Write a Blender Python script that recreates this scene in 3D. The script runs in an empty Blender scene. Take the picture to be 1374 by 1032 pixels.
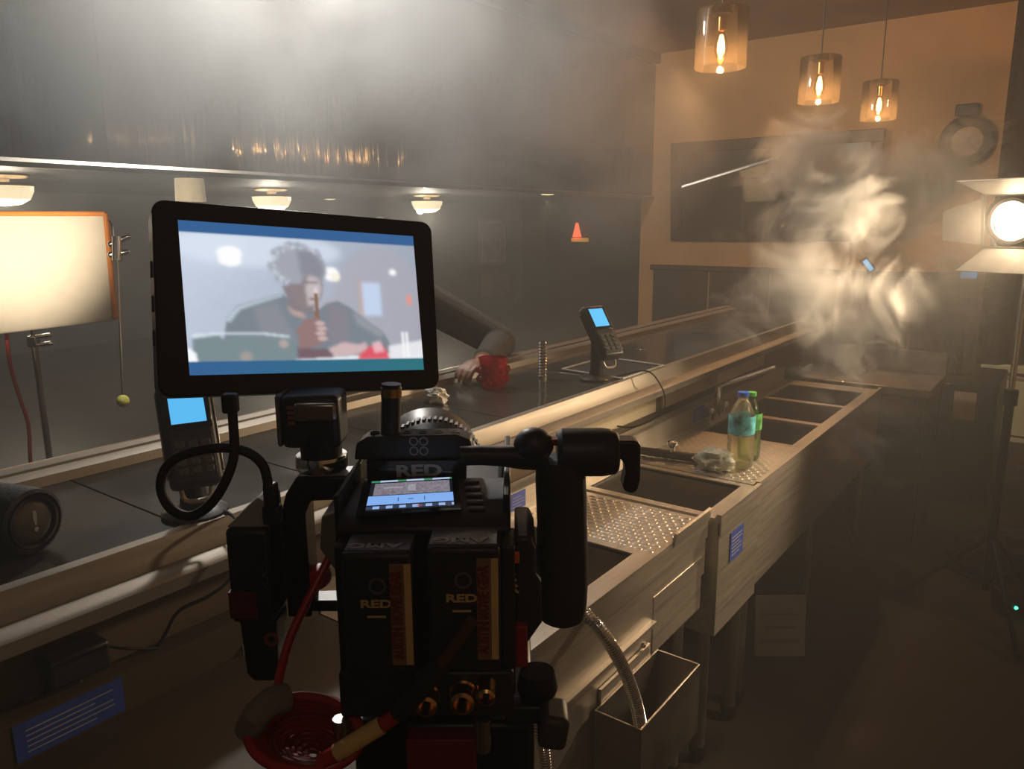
import bpy, bmesh, math, random
import numpy as np
from mathutils import Vector, Matrix, Euler
random.seed(7)
D = bpy.data
SC = bpy.context.scene
COL = SC.collection

# ------------------------------------------------------------------ camera
F, CX, CY, W = 1030.0, 687.0, 516.0, 1374.0
PITCH = math.atan(214 / 1030.0)
YAW = math.radians(36.7)
ROLLK = 0.0061
CZ = 1.60
cam = D.cameras.new('camera'); cam_o = D.objects.new('camera', cam); COL.objects.link(cam_o)
cam.sensor_fit = 'HORIZONTAL'; cam.sensor_width = 36.0; cam.lens = F / W * 36.0
cam.clip_start = 0.02; cam.clip_end = 200
RGT = Vector((math.cos(YAW), math.sin(YAW), 0)); FH = Vector((-math.sin(YAW), math.cos(YAW), 0))
FWD = FH * math.cos(PITCH) - Vector((0, 0, math.sin(PITCH)))
UPV = FH * math.sin(PITCH) + Vector((0, 0, math.cos(PITCH)))
r_ = (RGT - ROLLK * UPV).normalized(); u_ = (UPV + ROLLK * RGT).normalized()
cam_o.matrix_world = Matrix(((r_.x, u_.x, -FWD.x, 0), (r_.y, u_.y, -FWD.y, 0), (r_.z, u_.z, -FWD.z, CZ), (0, 0, 0, 1)))
SC.camera = cam_o
CAM = Vector((0, 0, CZ))

def ray(x, y): return FWD + r_ * ((x - CX) / F) - u_ * ((y - CY) / F)
def atx(x, y, X): d = ray(x, y); return CAM + d * (X / d.x)
def aty(x, y, Y): d = ray(x, y); return CAM + d * (Y / d.y)
def atz(x, y, Z): d = ray(x, y); return CAM + d * ((Z - CZ) / d.z)
def atd(x, y, dd): return CAM + ray(x, y) * dd
def rig(x, y, f=None, u=None):      # point in the film rig's frame (right, forward, up) seen from the phone
    d = ray(x, y); v = Vector((d.dot(RGT), d.dot(FH), d.z))
    return v * (f / v.y) if f is not None else v * (u / v.z)

# ------------------------------------------------------------------ world haze, lights, exposure
SC.view_settings.view_transform = 'Standard'; SC.view_settings.look = 'None'
SC.view_settings.gamma = 1; SC.view_settings.use_curve_mapping = False
SC.view_settings.exposure = 0.0
HAZE = 0.029
world = D.worlds.new('world'); SC.world = world; world.use_nodes = True
wn = world.node_tree.nodes; wl = world.node_tree.links
wn['Background'].inputs['Color'].default_value = (0.02, 0.018, 0.015, 1); wn['Background'].inputs['Strength'].default_value = 0.1
vs = wn.new('ShaderNodeVolumeScatter'); vs.inputs['Color'].default_value = (0.97, 0.95, 0.92, 1); vs.inputs['Anisotropy'].default_value = 0.35
vs.inputs['Density'].default_value = HAZE
wl.new(vs.outputs['Volume'], wn['World Output'].inputs['Volume'])
try:
    world.cycles.homogeneous_volume = True
    world.cycles.sampling_method = 'NONE'
except Exception: pass
SC.cycles.volume_bounces = 0
SC.cycles.max_bounces = 8; SC.cycles.diffuse_bounces = 3; SC.cycles.glossy_bounces = 4
SC.cycles.transparent_max_bounces = 12; SC.cycles.transmission_bounces = 8
SC.cycles.volume_step_rate = 1.0; SC.cycles.volume_max_steps = 256
SC.cycles.sample_clamp_indirect = 4.0

def lamp(kind, name, loc, energy, color, target=None, size=0.05, spot=60, blend=0.4):
    l = D.lights.new(name, kind); l.energy = energy; l.color = color
    if kind in ('POINT', 'SPOT'): l.shadow_soft_size = size
    if kind == 'SPOT': l.spot_size = math.radians(spot); l.spot_blend = blend
    if kind == 'AREA': l.size = size
    o = D.objects.new(name, l); COL.objects.link(o); o.location = loc
    if target is not None: o.rotation_euler = (Vector(target) - Vector(loc)).to_track_quat('-Z', 'Y').to_euler()
    return o
WARM = (1.0, 0.70, 0.42); AMBER = (1.0, 0.50, 0.18); COOL = (1.0, 0.98, 0.91)
# set lights hung above and beside the frame: overhead haze light, key on the bounce panel, warm wash on the end wall
lamp('POINT', 'overhead_set_light', (-2.95, 2.45, 3.12), 200, COOL, None, 0.10)
lamp('SPOT', 'bounce_key_light', (-3.25, 0.15, 1.72), 420, (1.0, 0.87, 0.68), (-4.47, 1.66, 1.57), 0.05, 36, 1.0)
lamp('SPOT', 'wall_wash_light', (0.9, 4.6, 2.9), 88, (1.0, 0.55, 0.24), (-1.0, 7.2, 2.2), 0.1, 110, 0.8)
lamp('SPOT', 'sink_fill_light', (1.25, 2.9, 1.95), 170, (1.0, 0.74, 0.46), (-0.90, 2.05, 0.66), 0.08, 34, 0.7)  # added lamp out of frame, brightens the sink fronts
lamp('POINT', 'rear_fill_light', (0.9, -1.0, 2.7), 5.5, (1.0, 0.80, 0.58), None, 0.15)  # unseen fill lamp added behind the phone to lift the camera rig

# ------------------------------------------------------------------ materials
MATS = {}
def mat(name, color, rough=0.5, metal=0.0, var=0.15, scale=12.0, bump=0.0, emit=None, emit_s=0.0, trans=0.0, ior=1.45, stretch=None, alpha=1.0, rvar=0.0, coat=0.0):
    if name in MATS: return MATS[name]
    m = D.materials.new(name); m.use_nodes = True
    n = m.node_tree.nodes; l = m.node_tree.links; b = n['Principled BSDF']
    t = n.new('ShaderNodeTexCoord'); nt = n.new('ShaderNodeTexNoise'); nt.inputs['Scale'].default_value = scale; nt.inputs['Detail'].default_value = 4
    src = t.outputs['Object']
    if stretch:
        mp = n.new('ShaderNodeMapping'); mp.inputs['Scale'].default_value = stretch; l.new(src, mp.inputs['Vector']); src = mp.outputs['Vector']
    l.new(src, nt.inputs['Vector'])
    cr = n.new('ShaderNodeValToRGB')
    c = Vector(color[:3])
    lo = c * (1 - var); hi = c * (1 + var)
    cr.color_ramp.elements[0].position = 0.3; cr.color_ramp.elements[1].position = 0.7
    cr.color_ramp.elements[0].color = (*lo, 1); cr.color_ramp.elements[1].color = (*[min(1, v) for v in hi], 1)
    l.new(nt.outputs['Fac'], cr.inputs['Fac']); l.new(cr.outputs['Color'], b.inputs['Base Color'])
    b.inputs['Roughness'].default_value = rough; b.inputs['Metallic'].default_value = metal
    if rvar:
        rr = n.new('ShaderNodeMapRange'); rr.inputs['From Min'].default_value = 0.3; rr.inputs['From Max'].default_value = 0.7
        rr.inputs['To Min'].default_value = max(0.02, rough - rvar); rr.inputs['To Max'].default_value = min(1, rough + rvar)
        l.new(nt.outputs['Fac'], rr.inputs['Value']); l.new(rr.outputs['Result'], b.inputs['Roughness'])
    if bump:
        bp = n.new('ShaderNodeBump'); bp.inputs['Strength'].default_value = bump; bp.inputs['Distance'].default_value = 0.01
        l.new(nt.outputs['Fac'], bp.inputs['Height']); l.new(bp.outputs['Normal'], b.inputs['Normal'])
    if emit: m.cycles.emission_sampling = 'NONE'; b.inputs['Emission Color'].default_value = (*emit, 1); b.inputs['Emission Strength'].default_value = emit_s
    b.inputs['Transmission Weight'].default_value = trans; b.inputs['IOR'].default_value = ior
    b.inputs['Coat Weight'].default_value = coat
    b.inputs['Alpha'].default_value = alpha
    MATS[name] = m; return m

def colour_attr_mat(name, strength, rough=0.25):
    m = D.materials.new(name); m.use_nodes = True; n = m.node_tree.nodes; l = m.node_tree.links; b = n['Principled BSDF']
    a = n.new('ShaderNodeAttribute'); a.attribute_name = 'picture'
    b.inputs['Base Color'].default_value = (0.01, 0.01, 0.012, 1); b.inputs['Roughness'].default_value = rough
    l.new(a.outputs['Color'], b.inputs['Emission Color']); b.inputs['Emission Strength'].default_value = strength
    m.cycles.emission_sampling = 'NONE'
    return m

STEEL = mat('stainless_steel', (0.52, 0.47, 0.41), 0.38, 0.78, 0.10, 14, 0.0, stretch=(5, 0.25, 5), rvar=0.05)
STEELD = mat('stainless_basin', (0.40, 0.36, 0.32), 0.36, 1.0, 0.12, 9, 0.0, rvar=0.06)
STEELR = mat('satin_ledge_steel', (0.25, 0.22, 0.185), 0.54, 0.85, 0.10, 14, 0.0, stretch=(5, 0.25, 5), rvar=0.06)
CHROME = mat('chrome', (0.8, 0.78, 0.75), 0.12, 1.0, 0.05)
TILE = mat('black_tile', (0.040, 0.038, 0.034), 0.15, 0.0, 0.35, 5, 0.0, rvar=0.05)
GROUT = mat('grout', (0.10, 0.095, 0.09), 0.7)
WOODR = mat('rail_wood', (0.20, 0.075, 0.03), 0.35, 0, 0.3, 8, 0.02, stretch=(8, 0.6, 8))
DIE = mat('bar_die_panel', (0.11, 0.075, 0.048), 0.5, 0, 0.15, 3, stretch=(1, .4, 1))
BLACK = mat('black_plastic', (0.012, 0.012, 0.013), 0.45, 0, 0.2, 40, 0.02)
BLACKG = mat('black_gloss', (0.008, 0.008, 0.009), 0.12, 0, 0.2)
BLACKM = mat('black_anodised_metal', (0.018, 0.018, 0.02), 0.38, 0.6, 0.2, 60)
RUBBER = mat('black_rubber', (0.010, 0.010, 0.011), 0.65, 0, 0.2, 80, 0.05)
FLOORM = mat('dark_floor', (0.034, 0.022, 0.013), 0.6, 0, 0.55, 4.5, 0.06, rvar=0.15)
FLOORD = mat('dining_floor', (0.03, 0.025, 0.022), 0.5, 0, 0.4, 3)
AMBW = mat('amber_wall', (0.42, 0.235, 0.095), 0.75, 0, 0.10, 3, 0.02)
CEIL = mat('tan_ceiling', (0.30, 0.20, 0.12), 0.8, 0, 0.12, 2)
DARKW = mat('dark_wall', (0.035, 0.035, 0.037), 0.55, 0, 0.2, 3)
DARKC = mat('dark_ceiling', (0.06, 0.055, 0.05), 0.6, 0, 0.2, 2)
FASC = mat('wavy_gloss_fascia', (0.02, 0.019, 0.018), 0.06, 0.0, 0.2, 2.0, 1.0, ior=1.75, stretch=(1, 5, 0.30))
DARKMET = mat('dark_trim_metal', (0.05, 0.045, 0.04), 0.35, 0.5)
BLUEF = mat('blue_label', (0.035, 0.07, 0.34), 0.5, 0, 0.15, 30)
WHITEP = mat('white_print', (0.75, 0.75, 0.72), 0.6, 0, 0.05)
CREAM = mat('cream_panel', (0.55, 0.47, 0.33), 0.55, 0, 0.08, 4)
RED = mat('red_plastic', (0.30, 0.012, 0.018), 0.4, 0, 0.15, 20)
REDC = mat('red_cable', (0.36, 0.02, 0.015), 0.35, 0, 0.12, 30)
BRASS = mat('brass', (0.62, 0.36, 0.16), 0.25, 1.0, 0.1)
SHADESTEEL = mat('shaded_drainboard_steel', (0.062, 0.040, 0.022), 0.6, 0.1, 0.15, 6)  # near drainboard steel, with its dim light painted in as dark brown
TAN = mat('tan_tape', (0.62, 0.42, 0.16), 0.6, 0, 0.1, 30)
DKRED = mat('dark_red_print', (0.16, 0.015, 0.012), 0.6)
GOLDP = mat('gold_print', (0.55, 0.38, 0.18), 0.5)
GREYP = mat('grey_print', (0.32, 0.32, 0.33), 0.5)
BATTOP = mat('battery_top', (0.10, 0.10, 0.105), 0.35, 0.1, 0.1, 30)
GLASS = mat('clear_glass', (1, 0.97, 0.93), 0.02, 0, 0.0, trans=1.0, ior=1.2)
MIRROR = mat('mirror_glass', (0.55, 0.53, 0.5), 0.03, 1.0, 0.02)
MUSLIN = mat('muslin', (0.78, 0.72, 0.60), 0.8, 0, 0.05, 20, 0.1)
ORANGE = mat('orange_edging', (0.75, 0.24, 0.03), 0.6, 0, 0.08)
SKIN = mat('skin', (0.36, 0.19, 0.12), 0.5, 0, 0.12, 20, 0.02)
JACKET = mat('jacket_cloth', (0.055, 0.050, 0.048), 0.85, 0, 0.2, 60, 0.15)
TROUS = mat('trouser_cloth', (0.02, 0.02, 0.024), 0.85, 0, 0.2, 60)
HAIR = mat('dark_hair', (0.012, 0.009, 0.007), 0.6, 0, 0.3, 90, 0.6)
SHIRT = mat('shirt_cloth', (0.5, 0.48, 0.46), 0.8, 0, 0.1, 40)
TISSUE = mat('tissue_paper', (0.8, 0.76, 0.68), 0.8, 0, 0.06, 30, 0.2)
REDGL = mat('red_glass', (0.75, 0.02, 0.03), 0.06, 0, 0.05, trans=0.75, ior=1.4, coat=0.5)
LEATHER = mat('black_leather', (0.02, 0.018, 0.017), 0.4, 0, 0.2, 30, 0.1)
RAG = mat('rag_cloth', (0.42, 0.43, 0.36), 0.85, 0, 0.25, 25, 0.3)
CARD = mat('white_card', (0.38, 0.34, 0.30), 0.7, 0, 0.1, 8)
BEIGE = mat('beige_enamel', (0.52, 0.47, 0.28), 0.4, 0, 0.08, 3)
BULB = mat('bulb_glow', (1, 0.6, 0.2), 0.3, 0, 0.0, emit=(1.0, 0.62, 0.22), emit_s=28)
CHAND = mat('chandelier_glow', (1, 0.85, 0.6), 0.3, 0, 0.0, emit=(1.0, 0.80, 0.48), emit_s=1.3)
CHANDB = mat('chandelier_bulb', (1, 0.85, 0.6), 0.3, 0, 0.0, emit=(1.0, 0.85, 0.6), emit_s=9)
RECESS = mat('downlight_glow', (1, 0.9, 0.5), 0.3, 0, 0.0, emit=(1.0, 0.85, 0.42), emit_s=2.2)
LENSG = mat('fresnel_lens_glow', (1, 0.9, 0.7), 0.2, 0, 0.0, emit=(1.0, 0.80, 0.52), emit_s=26)
BARN = mat('barn_door_metal', (0.55, 0.50, 0.45), 0.5, 0.2, 0.1, 20)
REDLAMP = mat('red_lamp_glow', (1, 0.2, 0.1), 0.4, 0, 0.0, emit=(1.0, 0.16, 0.06), emit_s=1.6)
GREENLED = mat('green_led', (0, 1, 0.4), 0.4, 0, 0.0, emit=(0.05, 1.0, 0.45), emit_s=6)
BLUESCR = mat('blue_screen_glow', (0.05, 0.3, 0.6), 0.3, 0, 0.1, 40, emit=(0.10, 0.50, 0.90), emit_s=1.0)

# ------------------------------------------------------------------ mesh builder
class MB:
    def __init__(s): s.v = []; s.f = []
    def add(s, vs, fs):
        b = len(s.v); s.v += [Vector(v) for v in vs]; s.f += [tuple(b + i for i in f) for f in fs]; return s
    def box(s, c, d, rot=None):
        hx, hy, hz = d[0] / 2, d[1] / 2, d[2] / 2
        p = [Vector((x, y, z)) for x in (-hx, hx) for y in (-hy, hy) for z in (-hz, hz)]
        if rot is not None: p = [rot @ q for q in p]
        c = Vector(c)
        return s.add([c + q for q in p], [(0, 1, 3, 2), (4, 6, 7, 5), (0, 4, 5, 1), (2, 3, 7, 6), (0, 2, 6, 4), (1, 5, 7, 3)])
    def bb(s, a, b):
        a, b = Vector(a), Vector(b); return s.box((a + b) / 2, (abs(b.x - a.x), abs(b.y - a.y), abs(b.z - a.z)))
    def ring(s, c, n, r, seg, ref=None):
        n = Vector(n).normalized(); a = Vector(ref) if ref is not None else (Vector((0, 0, 1)) if abs(n.z) < 0.9 else Vector((1, 0, 0)))
        x = (a - n * a.dot(n)).normalized(); y = n.cross(x)
        return [Vector(c) + x * (r * math.cos(2 * math.pi * k / seg)) + y * (r * math.sin(2 * math.pi * k / seg)) for k in range(seg)]
    def cyl(s, a, b, r0, r1=None, seg=16, caps=True):
        r1 = r0 if r1 is None else r1; a, b = Vector(a), Vector(b); n = b - a
        p = s.ring(a, n, r0, seg) + s.ring(b, n, r1, seg)
        f = [(k, (k + 1) % seg, seg + (k + 1) % seg, seg + k) for k in range(seg)]
        if caps: f += [tuple(range(seg - 1, -1, -1)), tuple(range(seg, 2 * seg))]
        return s.add(p, f)
    def lathe(s, prof, o=(0, 0, 0), axis=(0, 0, 1), seg=24, close=False):
        o = Vector(o); n = Vector(axis).normalized(); p = []
        for r, h in prof: p += s.ring(o + n * h, n, max(r, 1e-5), seg)
        m = len(prof); f = []
        for i in range(m - 1 if not close else m):
            j = (i + 1) % m
            for k in range(seg): f.append((i * seg + k, i * seg + (k + 1) % seg, j * seg + (k + 1) % seg, j * seg + k))
        return s.add(p, f)
    def tube(s, pts, r, seg=10, closed=False, caps=True):
        pts = [Vector(p) for p in pts]; m = len(pts); rf = r if callable(r) else (lambda t: r)
        prev = None; p = []
        for i in range(m):
            if closed: t = pts[(i + 1) % m] - pts[i - 1]
            else: t = pts[min(i + 1, m - 1)] - pts[max(i - 1, 0)]
            t.normalize()
            if prev is None: a = Vector((0, 0, 1)) if abs(t.z) < 0.9 else Vector((1, 0, 0))
            else: a = prev
            x = (a - t * a.dot(t)).normalized(); prev = x; y = t.cross(x); rr = rf(i / max(1, m - 1))
            p += [pts[i] + x * (rr * math.cos(2 * math.pi * k / seg)) + y * (rr * math.sin(2 * math.pi * k / seg)) for k in range(seg)]
        f = []
        for i in range(m if closed else m - 1):
            j = (i + 1) % m
            for k in range(seg): f.append((i * seg + k, i * seg + (k + 1) % seg, j * seg + (k + 1) % seg, j * seg + k))
        if caps and not closed: f += [tuple(range(seg - 1, -1, -1)), tuple(range((m - 1) * seg, m * seg))]
        return s.add(p, f)
    def prism(s, poly, a, b, plane):      # poly of 2D points extruded from a to b along the axis missing in plane ('xz','yz','xy')
        def P(u, v, w): return {'xz': (u, w, v), 'yz': (w, u, v), 'xy': (u, v, w)}[plane]
        n = len(poly); p = [P(u, v, a) for u, v in poly] + [P(u, v, b) for u, v in poly]
        f = [(k, (k + 1) % n, n + (k + 1) % n, n + k) for k in range(n)] + [tuple(range(n - 1, -1, -1)), tuple(range(n, 2 * n))]
        return s.add(p, f)
    def ball(s, c, r, seg=16, rings=10, sc=(1, 1, 1), rot=None):
        p = []; c = Vector(c)
        for i in range(rings + 1):
            th = math.pi * i / rings
            for k in range(seg):
                q = Vector((r * sc[0] * math.sin(th) * math.cos(2 * math.pi * k / seg), r * sc[1] * math.sin(th) * math.sin(2 * math.pi * k / seg), r * sc[2] * math.cos(th)))
                p.append(c + (rot @ q if rot is not None else q))
        f = [(i * seg + k, (i + 1) * seg + k, (i + 1) * seg + (k + 1) % seg, i * seg + (k + 1) % seg) for i in range(rings) for k in range(seg)]
        return s.add(p, f)
    def cap(s, a, b, r0, r1=None, seg=14):   # capsule
        r1 = r0 if r1 is None else r1
        s.cyl(a, b, r0, r1, seg); s.ball(a, r0, seg, 8); s.ball(b, r1, seg, 8); return s
    def open_box(s, a, b, t):        # box without a lid, walls t thick
        a, b = Vector(a), Vector(b)
        s.bb(a, (b.x, b.y, a.z + t)); s.bb((a.x, a.y, a.z + t), (a.x + t, b.y, b.z)); s.bb((b.x - t, a.y, a.z + t), (b.x, b.y, b.z))
        s.bb((a.x + t, a.y, a.z + t), (b.x - t, a.y + t, b.z)); s.bb((a.x + t, b.y - t, a.z + t), (b.x - t, b.y, b.z)); return s
    def mesh(s, name, weld=True):
        me = D.meshes.new(name); me.from_pydata(s.v, [], s.f)
        bm = bmesh.new(); bm.from_mesh(me)
        if weld: bmesh.ops.remove_doubles(bm, verts=bm.verts, dist=1e-6)
        bmesh.ops.recalc_face_normals(bm, faces=bm.faces); bm.to_mesh(me); bm.free()
        me.polygons.foreach_set('use_smooth', [True] * len(me.polygons)); me.set_sharp_from_angle(angle=math.radians(38)); me.update()
        return me
    def build(s, name, m, parent=None, bevel=0.0, segs=2, base=None, weld=True):
        return link(name, s.mesh(name, weld), m, parent, bevel, segs, base)

def link(name, me, m, parent=None, bevel=0.0, segs=2, base=None):
    me.materials.clear(); me.materials.append(m)
    o = D.objects.new(name, me); COL.objects.link(o)
    if parent is not None:
        o.parent = parent
        if parent.type == 'EMPTY' and parent.get('_w'): o.location = -Vector(parent['_o'])
    elif base is not None:
        b = Vector(base); me.transform(Matrix.Translation(-b)); o.location = b
    if bevel:
        bv = o.modifiers.new('bevel', 'BEVEL'); bv.width = bevel; bv.segments = segs; bv.limit_method = 'ANGLE'; bv.angle_limit = math.radians(35)
    return o
def tag(o, label=None, cat=None, group=None, kind=None):
    if label: o['label'] = label
    if cat: o['category'] = cat
    if group: o['group'] = group
    if kind: o['kind'] = kind
    return o
def struct(name, mb, m, label, cat, bevel=0.0):
    return tag(mb.build(name, m, bevel=bevel), label, cat, kind='structure')
def thing(name, label, cat, loc=(0, 0, 0), group=None, world=True, rotz=0.0, rigf=False):
    # Empty at the base. world=True: parts are given in world coordinates; rigf: in the film rig's frame
    o = D.objects.new(name, None); COL.objects.link(o); o.empty_display_size = 0.1
    if rigf:
        l = Vector(loc); o.location = CAM + RGT * l.x + FH * l.y + Vector((0, 0, l.z)); o.rotation_euler = (0, 0, YAW); o['_w'] = 1; o['_o'] = l
    else:
        o.location = loc; o.rotation_euler = (0, 0, rotz)
        if world: o['_w'] = 1; o['_o'] = Vector(loc)
    return tag(o, label, cat, group)
def copy_tree(o, parent=None):
    c = o.copy(); COL.objects.link(c)
    if parent is not None: c.parent = parent
    for ch in list(o.children): copy_tree(ch, c)
    return c
def text_mesh(txt, size, xs=1.0, ext=0.0003, bold=0.0):
    cu = D.curves.new('txt', 'FONT'); cu.body = txt; cu.size = size; cu.align_x = 'CENTER'; cu.align_y = 'CENTER'; cu.extrude = ext; cu.offset = bold; cu.resolution_u = 3
    o = D.objects.new('txt', cu); COL.objects.link(o)
    dg = bpy.context.evaluated_depsgraph_get(); me = D.meshes.new_from_object(o.evaluated_get(dg))
    D.objects.remove(o); D.curves.remove(cu)
    me.transform(Matrix.Diagonal((xs, 1, 1, 1))); return me
def text(name, txt, size, o, xdir, ydir, m, parent, xs=1.0, bold=0.0):
    me = text_mesh(txt, size, xs, bold=bold); x = Vector(xdir).normalized(); y = Vector(ydir); y = (y - x * y.dot(x)).normalized(); z = x.cross(y); o = Vector(o)
    me.transform(Matrix(((x.x, y.x, z.x, o.x), (x.y, y.y, z.y, o.y), (x.z, y.z, z.z, o.z), (0, 0, 0, 1))))
    return link(name, me, m, parent)
def bez(pts, n=12):     # Catmull-Rom through points
    P = [Vector(p) for p in pts]; P = [2 * P[0] - P[1]] + P + [2 * P[-1] - P[-2]]; out = []
    for i in range(1, len(P) - 2):
        for k in range(n):
            t = k / n; a, b, c, d = P[i - 1], P[i], P[i + 1], P[i + 2]
            out.append(0.5 * ((2 * b) + (c - a) * t + (2 * a - 5 * b + 4 * c - d) * t * t + (3 * b - a - 3 * c + d) * t ** 3))
    out.append(P[-2]); return out
def bake_remesh(mb, voxel, smooth=4, name='m'):
    me = D.meshes.new(name); me.from_pydata(mb.v, [], mb.f); o = D.objects.new('tmp', me); COL.objects.link(o)
    r = o.modifiers.new('r', 'REMESH'); r.mode = 'VOXEL'; r.voxel_size = voxel; r.use_smooth_shade = True
    s = o.modifiers.new('s', 'SMOOTH'); s.iterations = smooth; s.factor = 0.5
    dg = bpy.context.evaluated_depsgraph_get(); out = D.meshes.new_from_object(o.evaluated_get(dg)); D.objects.remove(o); D.meshes.remove(me)
    out.name = name; out.polygons.foreach_set('use_smooth', [True] * len(out.polygons)); return out
def picture_grid(name, img, p00, ex, ey, m, parent):   # img rows top to bottom; p00 = top-left corner
    h, w, _ = img.shape; p00, ex, ey = Vector(p00), Vector(ex), Vector(ey)
    vs = [p00 + ex * (i / w) + ey * (j / h) for j in range(h + 1) for i in range(w + 1)]
    fs = [(j * (w + 1) + i, (j + 1) * (w + 1) + i, (j + 1) * (w + 1) + i + 1, j * (w + 1) + i + 1) for j in range(h) for i in range(w)]
    me = D.meshes.new(name); me.from_pydata(vs, [], fs)
    ca = me.color_attributes.new('picture', 'FLOAT_COLOR', 'CORNER')
    c = np.ones((h, w, 4, 4), np.float32); c[..., :3] = img[:, :, None, :]; ca.data.foreach_set('color', c.ravel())
    return link(name, me, m, parent)
def blur(a, k):
    for _ in range(k):
        p = np.pad(a, ((1, 1), (1, 1)) + ((0, 0),) * (a.ndim - 2), mode='edge')
        a = (p[:-2, 1:-1] + p[2:, 1:-1] + p[1:-1, :-2] + p[1:-1, 2:] + 2 * p[1:-1, 1:-1]) / 6
    return a
# thin glass that lets lamp light through
def thin_glass(name, tint, fres=1.45, rough=0.03):
    m = D.materials.new(name); m.use_nodes = True; n = m.node_tree.nodes; l = m.node_tree.links; n.remove(n['Principled BSDF'])
    tr = n.new('ShaderNodeBsdfTransparent'); tr.inputs['Color'].default_value = (*tint, 1)
    gl = n.new('ShaderNodeBsdfGlossy'); gl.inputs['Roughness'].default_value = rough
    fr = n.new('ShaderNodeFresnel'); fr.inputs['IOR'].default_value = fres; mx = n.new('ShaderNodeMixShader')
    l.new(fr.outputs['Fac'], mx.inputs['Fac']); l.new(tr.outputs[0], mx.inputs[1]); l.new(gl.outputs[0], mx.inputs[2]); l.new(mx.outputs[0], n['Material Output'].inputs['Surface'])
    return m
PGLASS = thin_glass('pendant_glass', (0.97, 0.93, 0.86), 1.5, 0.05)
def frost(m, w):      # faintly seeded glass: a little of the lamp's light is scattered by the pane itself
    n = m.node_tree.nodes; l = m.node_tree.links; out = n['Material Output']; src = out.inputs['Surface'].links[0].from_socket
    t = n.new('ShaderNodeBsdfTranslucent'); t.inputs['Color'].default_value = (1, .85, .65, 1); d = n.new('ShaderNodeBsdfDiffuse'); d.inputs['Color'].default_value = (1, .85, .65, 1)
    m1 = n.new('ShaderNodeMixShader'); l.new(t.outputs[0], m1.inputs[1]); l.new(d.outputs[0], m1.inputs[2]); m2 = n.new('ShaderNodeMixShader'); m2.inputs['Fac'].default_value = w
    l.new(src, m2.inputs[1]); l.new(m1.outputs[0], m2.inputs[2]); l.new(m2.outputs[0], out.inputs['Surface'])
frost(PGLASS, 0.011)
frost(MUSLIN, 0.5)
BGLASS = thin_glass('bulb_glass', (1.0, 0.88, 0.66), 1.3)
PET = thin_glass('clear_bottle_plastic', (0.96, 0.97, 0.94), 1.35, 0.08)
PETG = thin_glass('green_bottle_plastic', (0.75, 0.93, 0.72), 1.35, 0.08)

# ------------------------------------------------------------------ the room
WX, FX, EY, CT, LIP = 2.2, -3.6, 7.2, 3.21, 1.857
struct('floor', MB().bb((-1.45, -3, -0.1), (WX, EY, 0)), FLOORM, 'dark stained concrete floor of the bartender aisle', 'floor')
struct('floor_dining', MB().bb((-14, -3, -0.1), (-1.45, 14.6, 0)), FLOORD, 'dark floor of the dining room beyond the bar', 'floor')
struct('wall_end', MB().bb((FX - 0.12, EY, 0), (WX, EY + 0.15, CT + .1)), AMBW, 'amber painted wall behind the pendant lamps', 'wall')
struct('wall_right', MB().bb((WX, -3, 0), (WX + 0.15, EY, CT + .1)), AMBW, 'amber painted side wall of the aisle', 'wall')
struct('wall_back', MB().bb((-14, -3.15, 0), (WX, -3, CT + .1)), DARKW, 'dark wall behind the film rig', 'wall')
struct('ceiling', MB().bb((FX, -3, CT), (WX, EY, CT + .1)), CEIL, 'tan ceiling above the bar', 'ceiling')
struct('ceiling_dining', MB().bb((-14, -3, 2.05), (FX - 0.12, 14.6, 2.15)), DARKC, 'low dark ceiling of the dining room', 'ceiling')
fw = struct('wall_fascia', MB().bb((FX - 0.12, -3, LIP), (FX - 0.03, EY, CT)), DARKW, 'glossy dark fascia with wavy reflections above the dining room opening', 'wall')
ym = -3.0
while ym < EY - 0.1:
    p = MB().bb((FX - 0.028, ym + 0.001, LIP + .03), (FX, min(EY, ym + 2.399), CT - .10)).build('gloss_panel', FASC, fw); ym += 2.4
struct('trim_1', MB().bb((FX - 0.03, -3, CT - .09), (FX + 0.05, EY, CT - .005)), DARKMET, 'dark metal trim along the top of the fascia', 'trim')
struct('trim_2', MB().prism([(FX - 0.03, LIP - .01), (FX + 0.02, LIP - .01), (FX + 0.03, LIP + .01), (FX + 0.02, LIP + .026), (FX - 0.03, LIP + .026)], -3, EY, 'xz'), STEELD, 'thin metal trim along the lower edge of the fascia', 'trim')
struct('wall_dining', MB().bb((-11.15, -3, 0), (-11, 14.6, 2.05)), DARKW, 'dark far wall of the dining room with posters', 'wall')
struct('wall_dining_end', MB().bb((-11, 14.5, 0), (FX - 0.12, 14.65, 2.05)), DARKW, 'dark end wall of the dining room', 'wall')
struct('wall_partition', MB().bb((FX - 0.12, EY + 0.15, 0), (FX, 14.5, 2.05)), DARKW, 'dark partition wall beyond the amber wall', 'wall')

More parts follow.
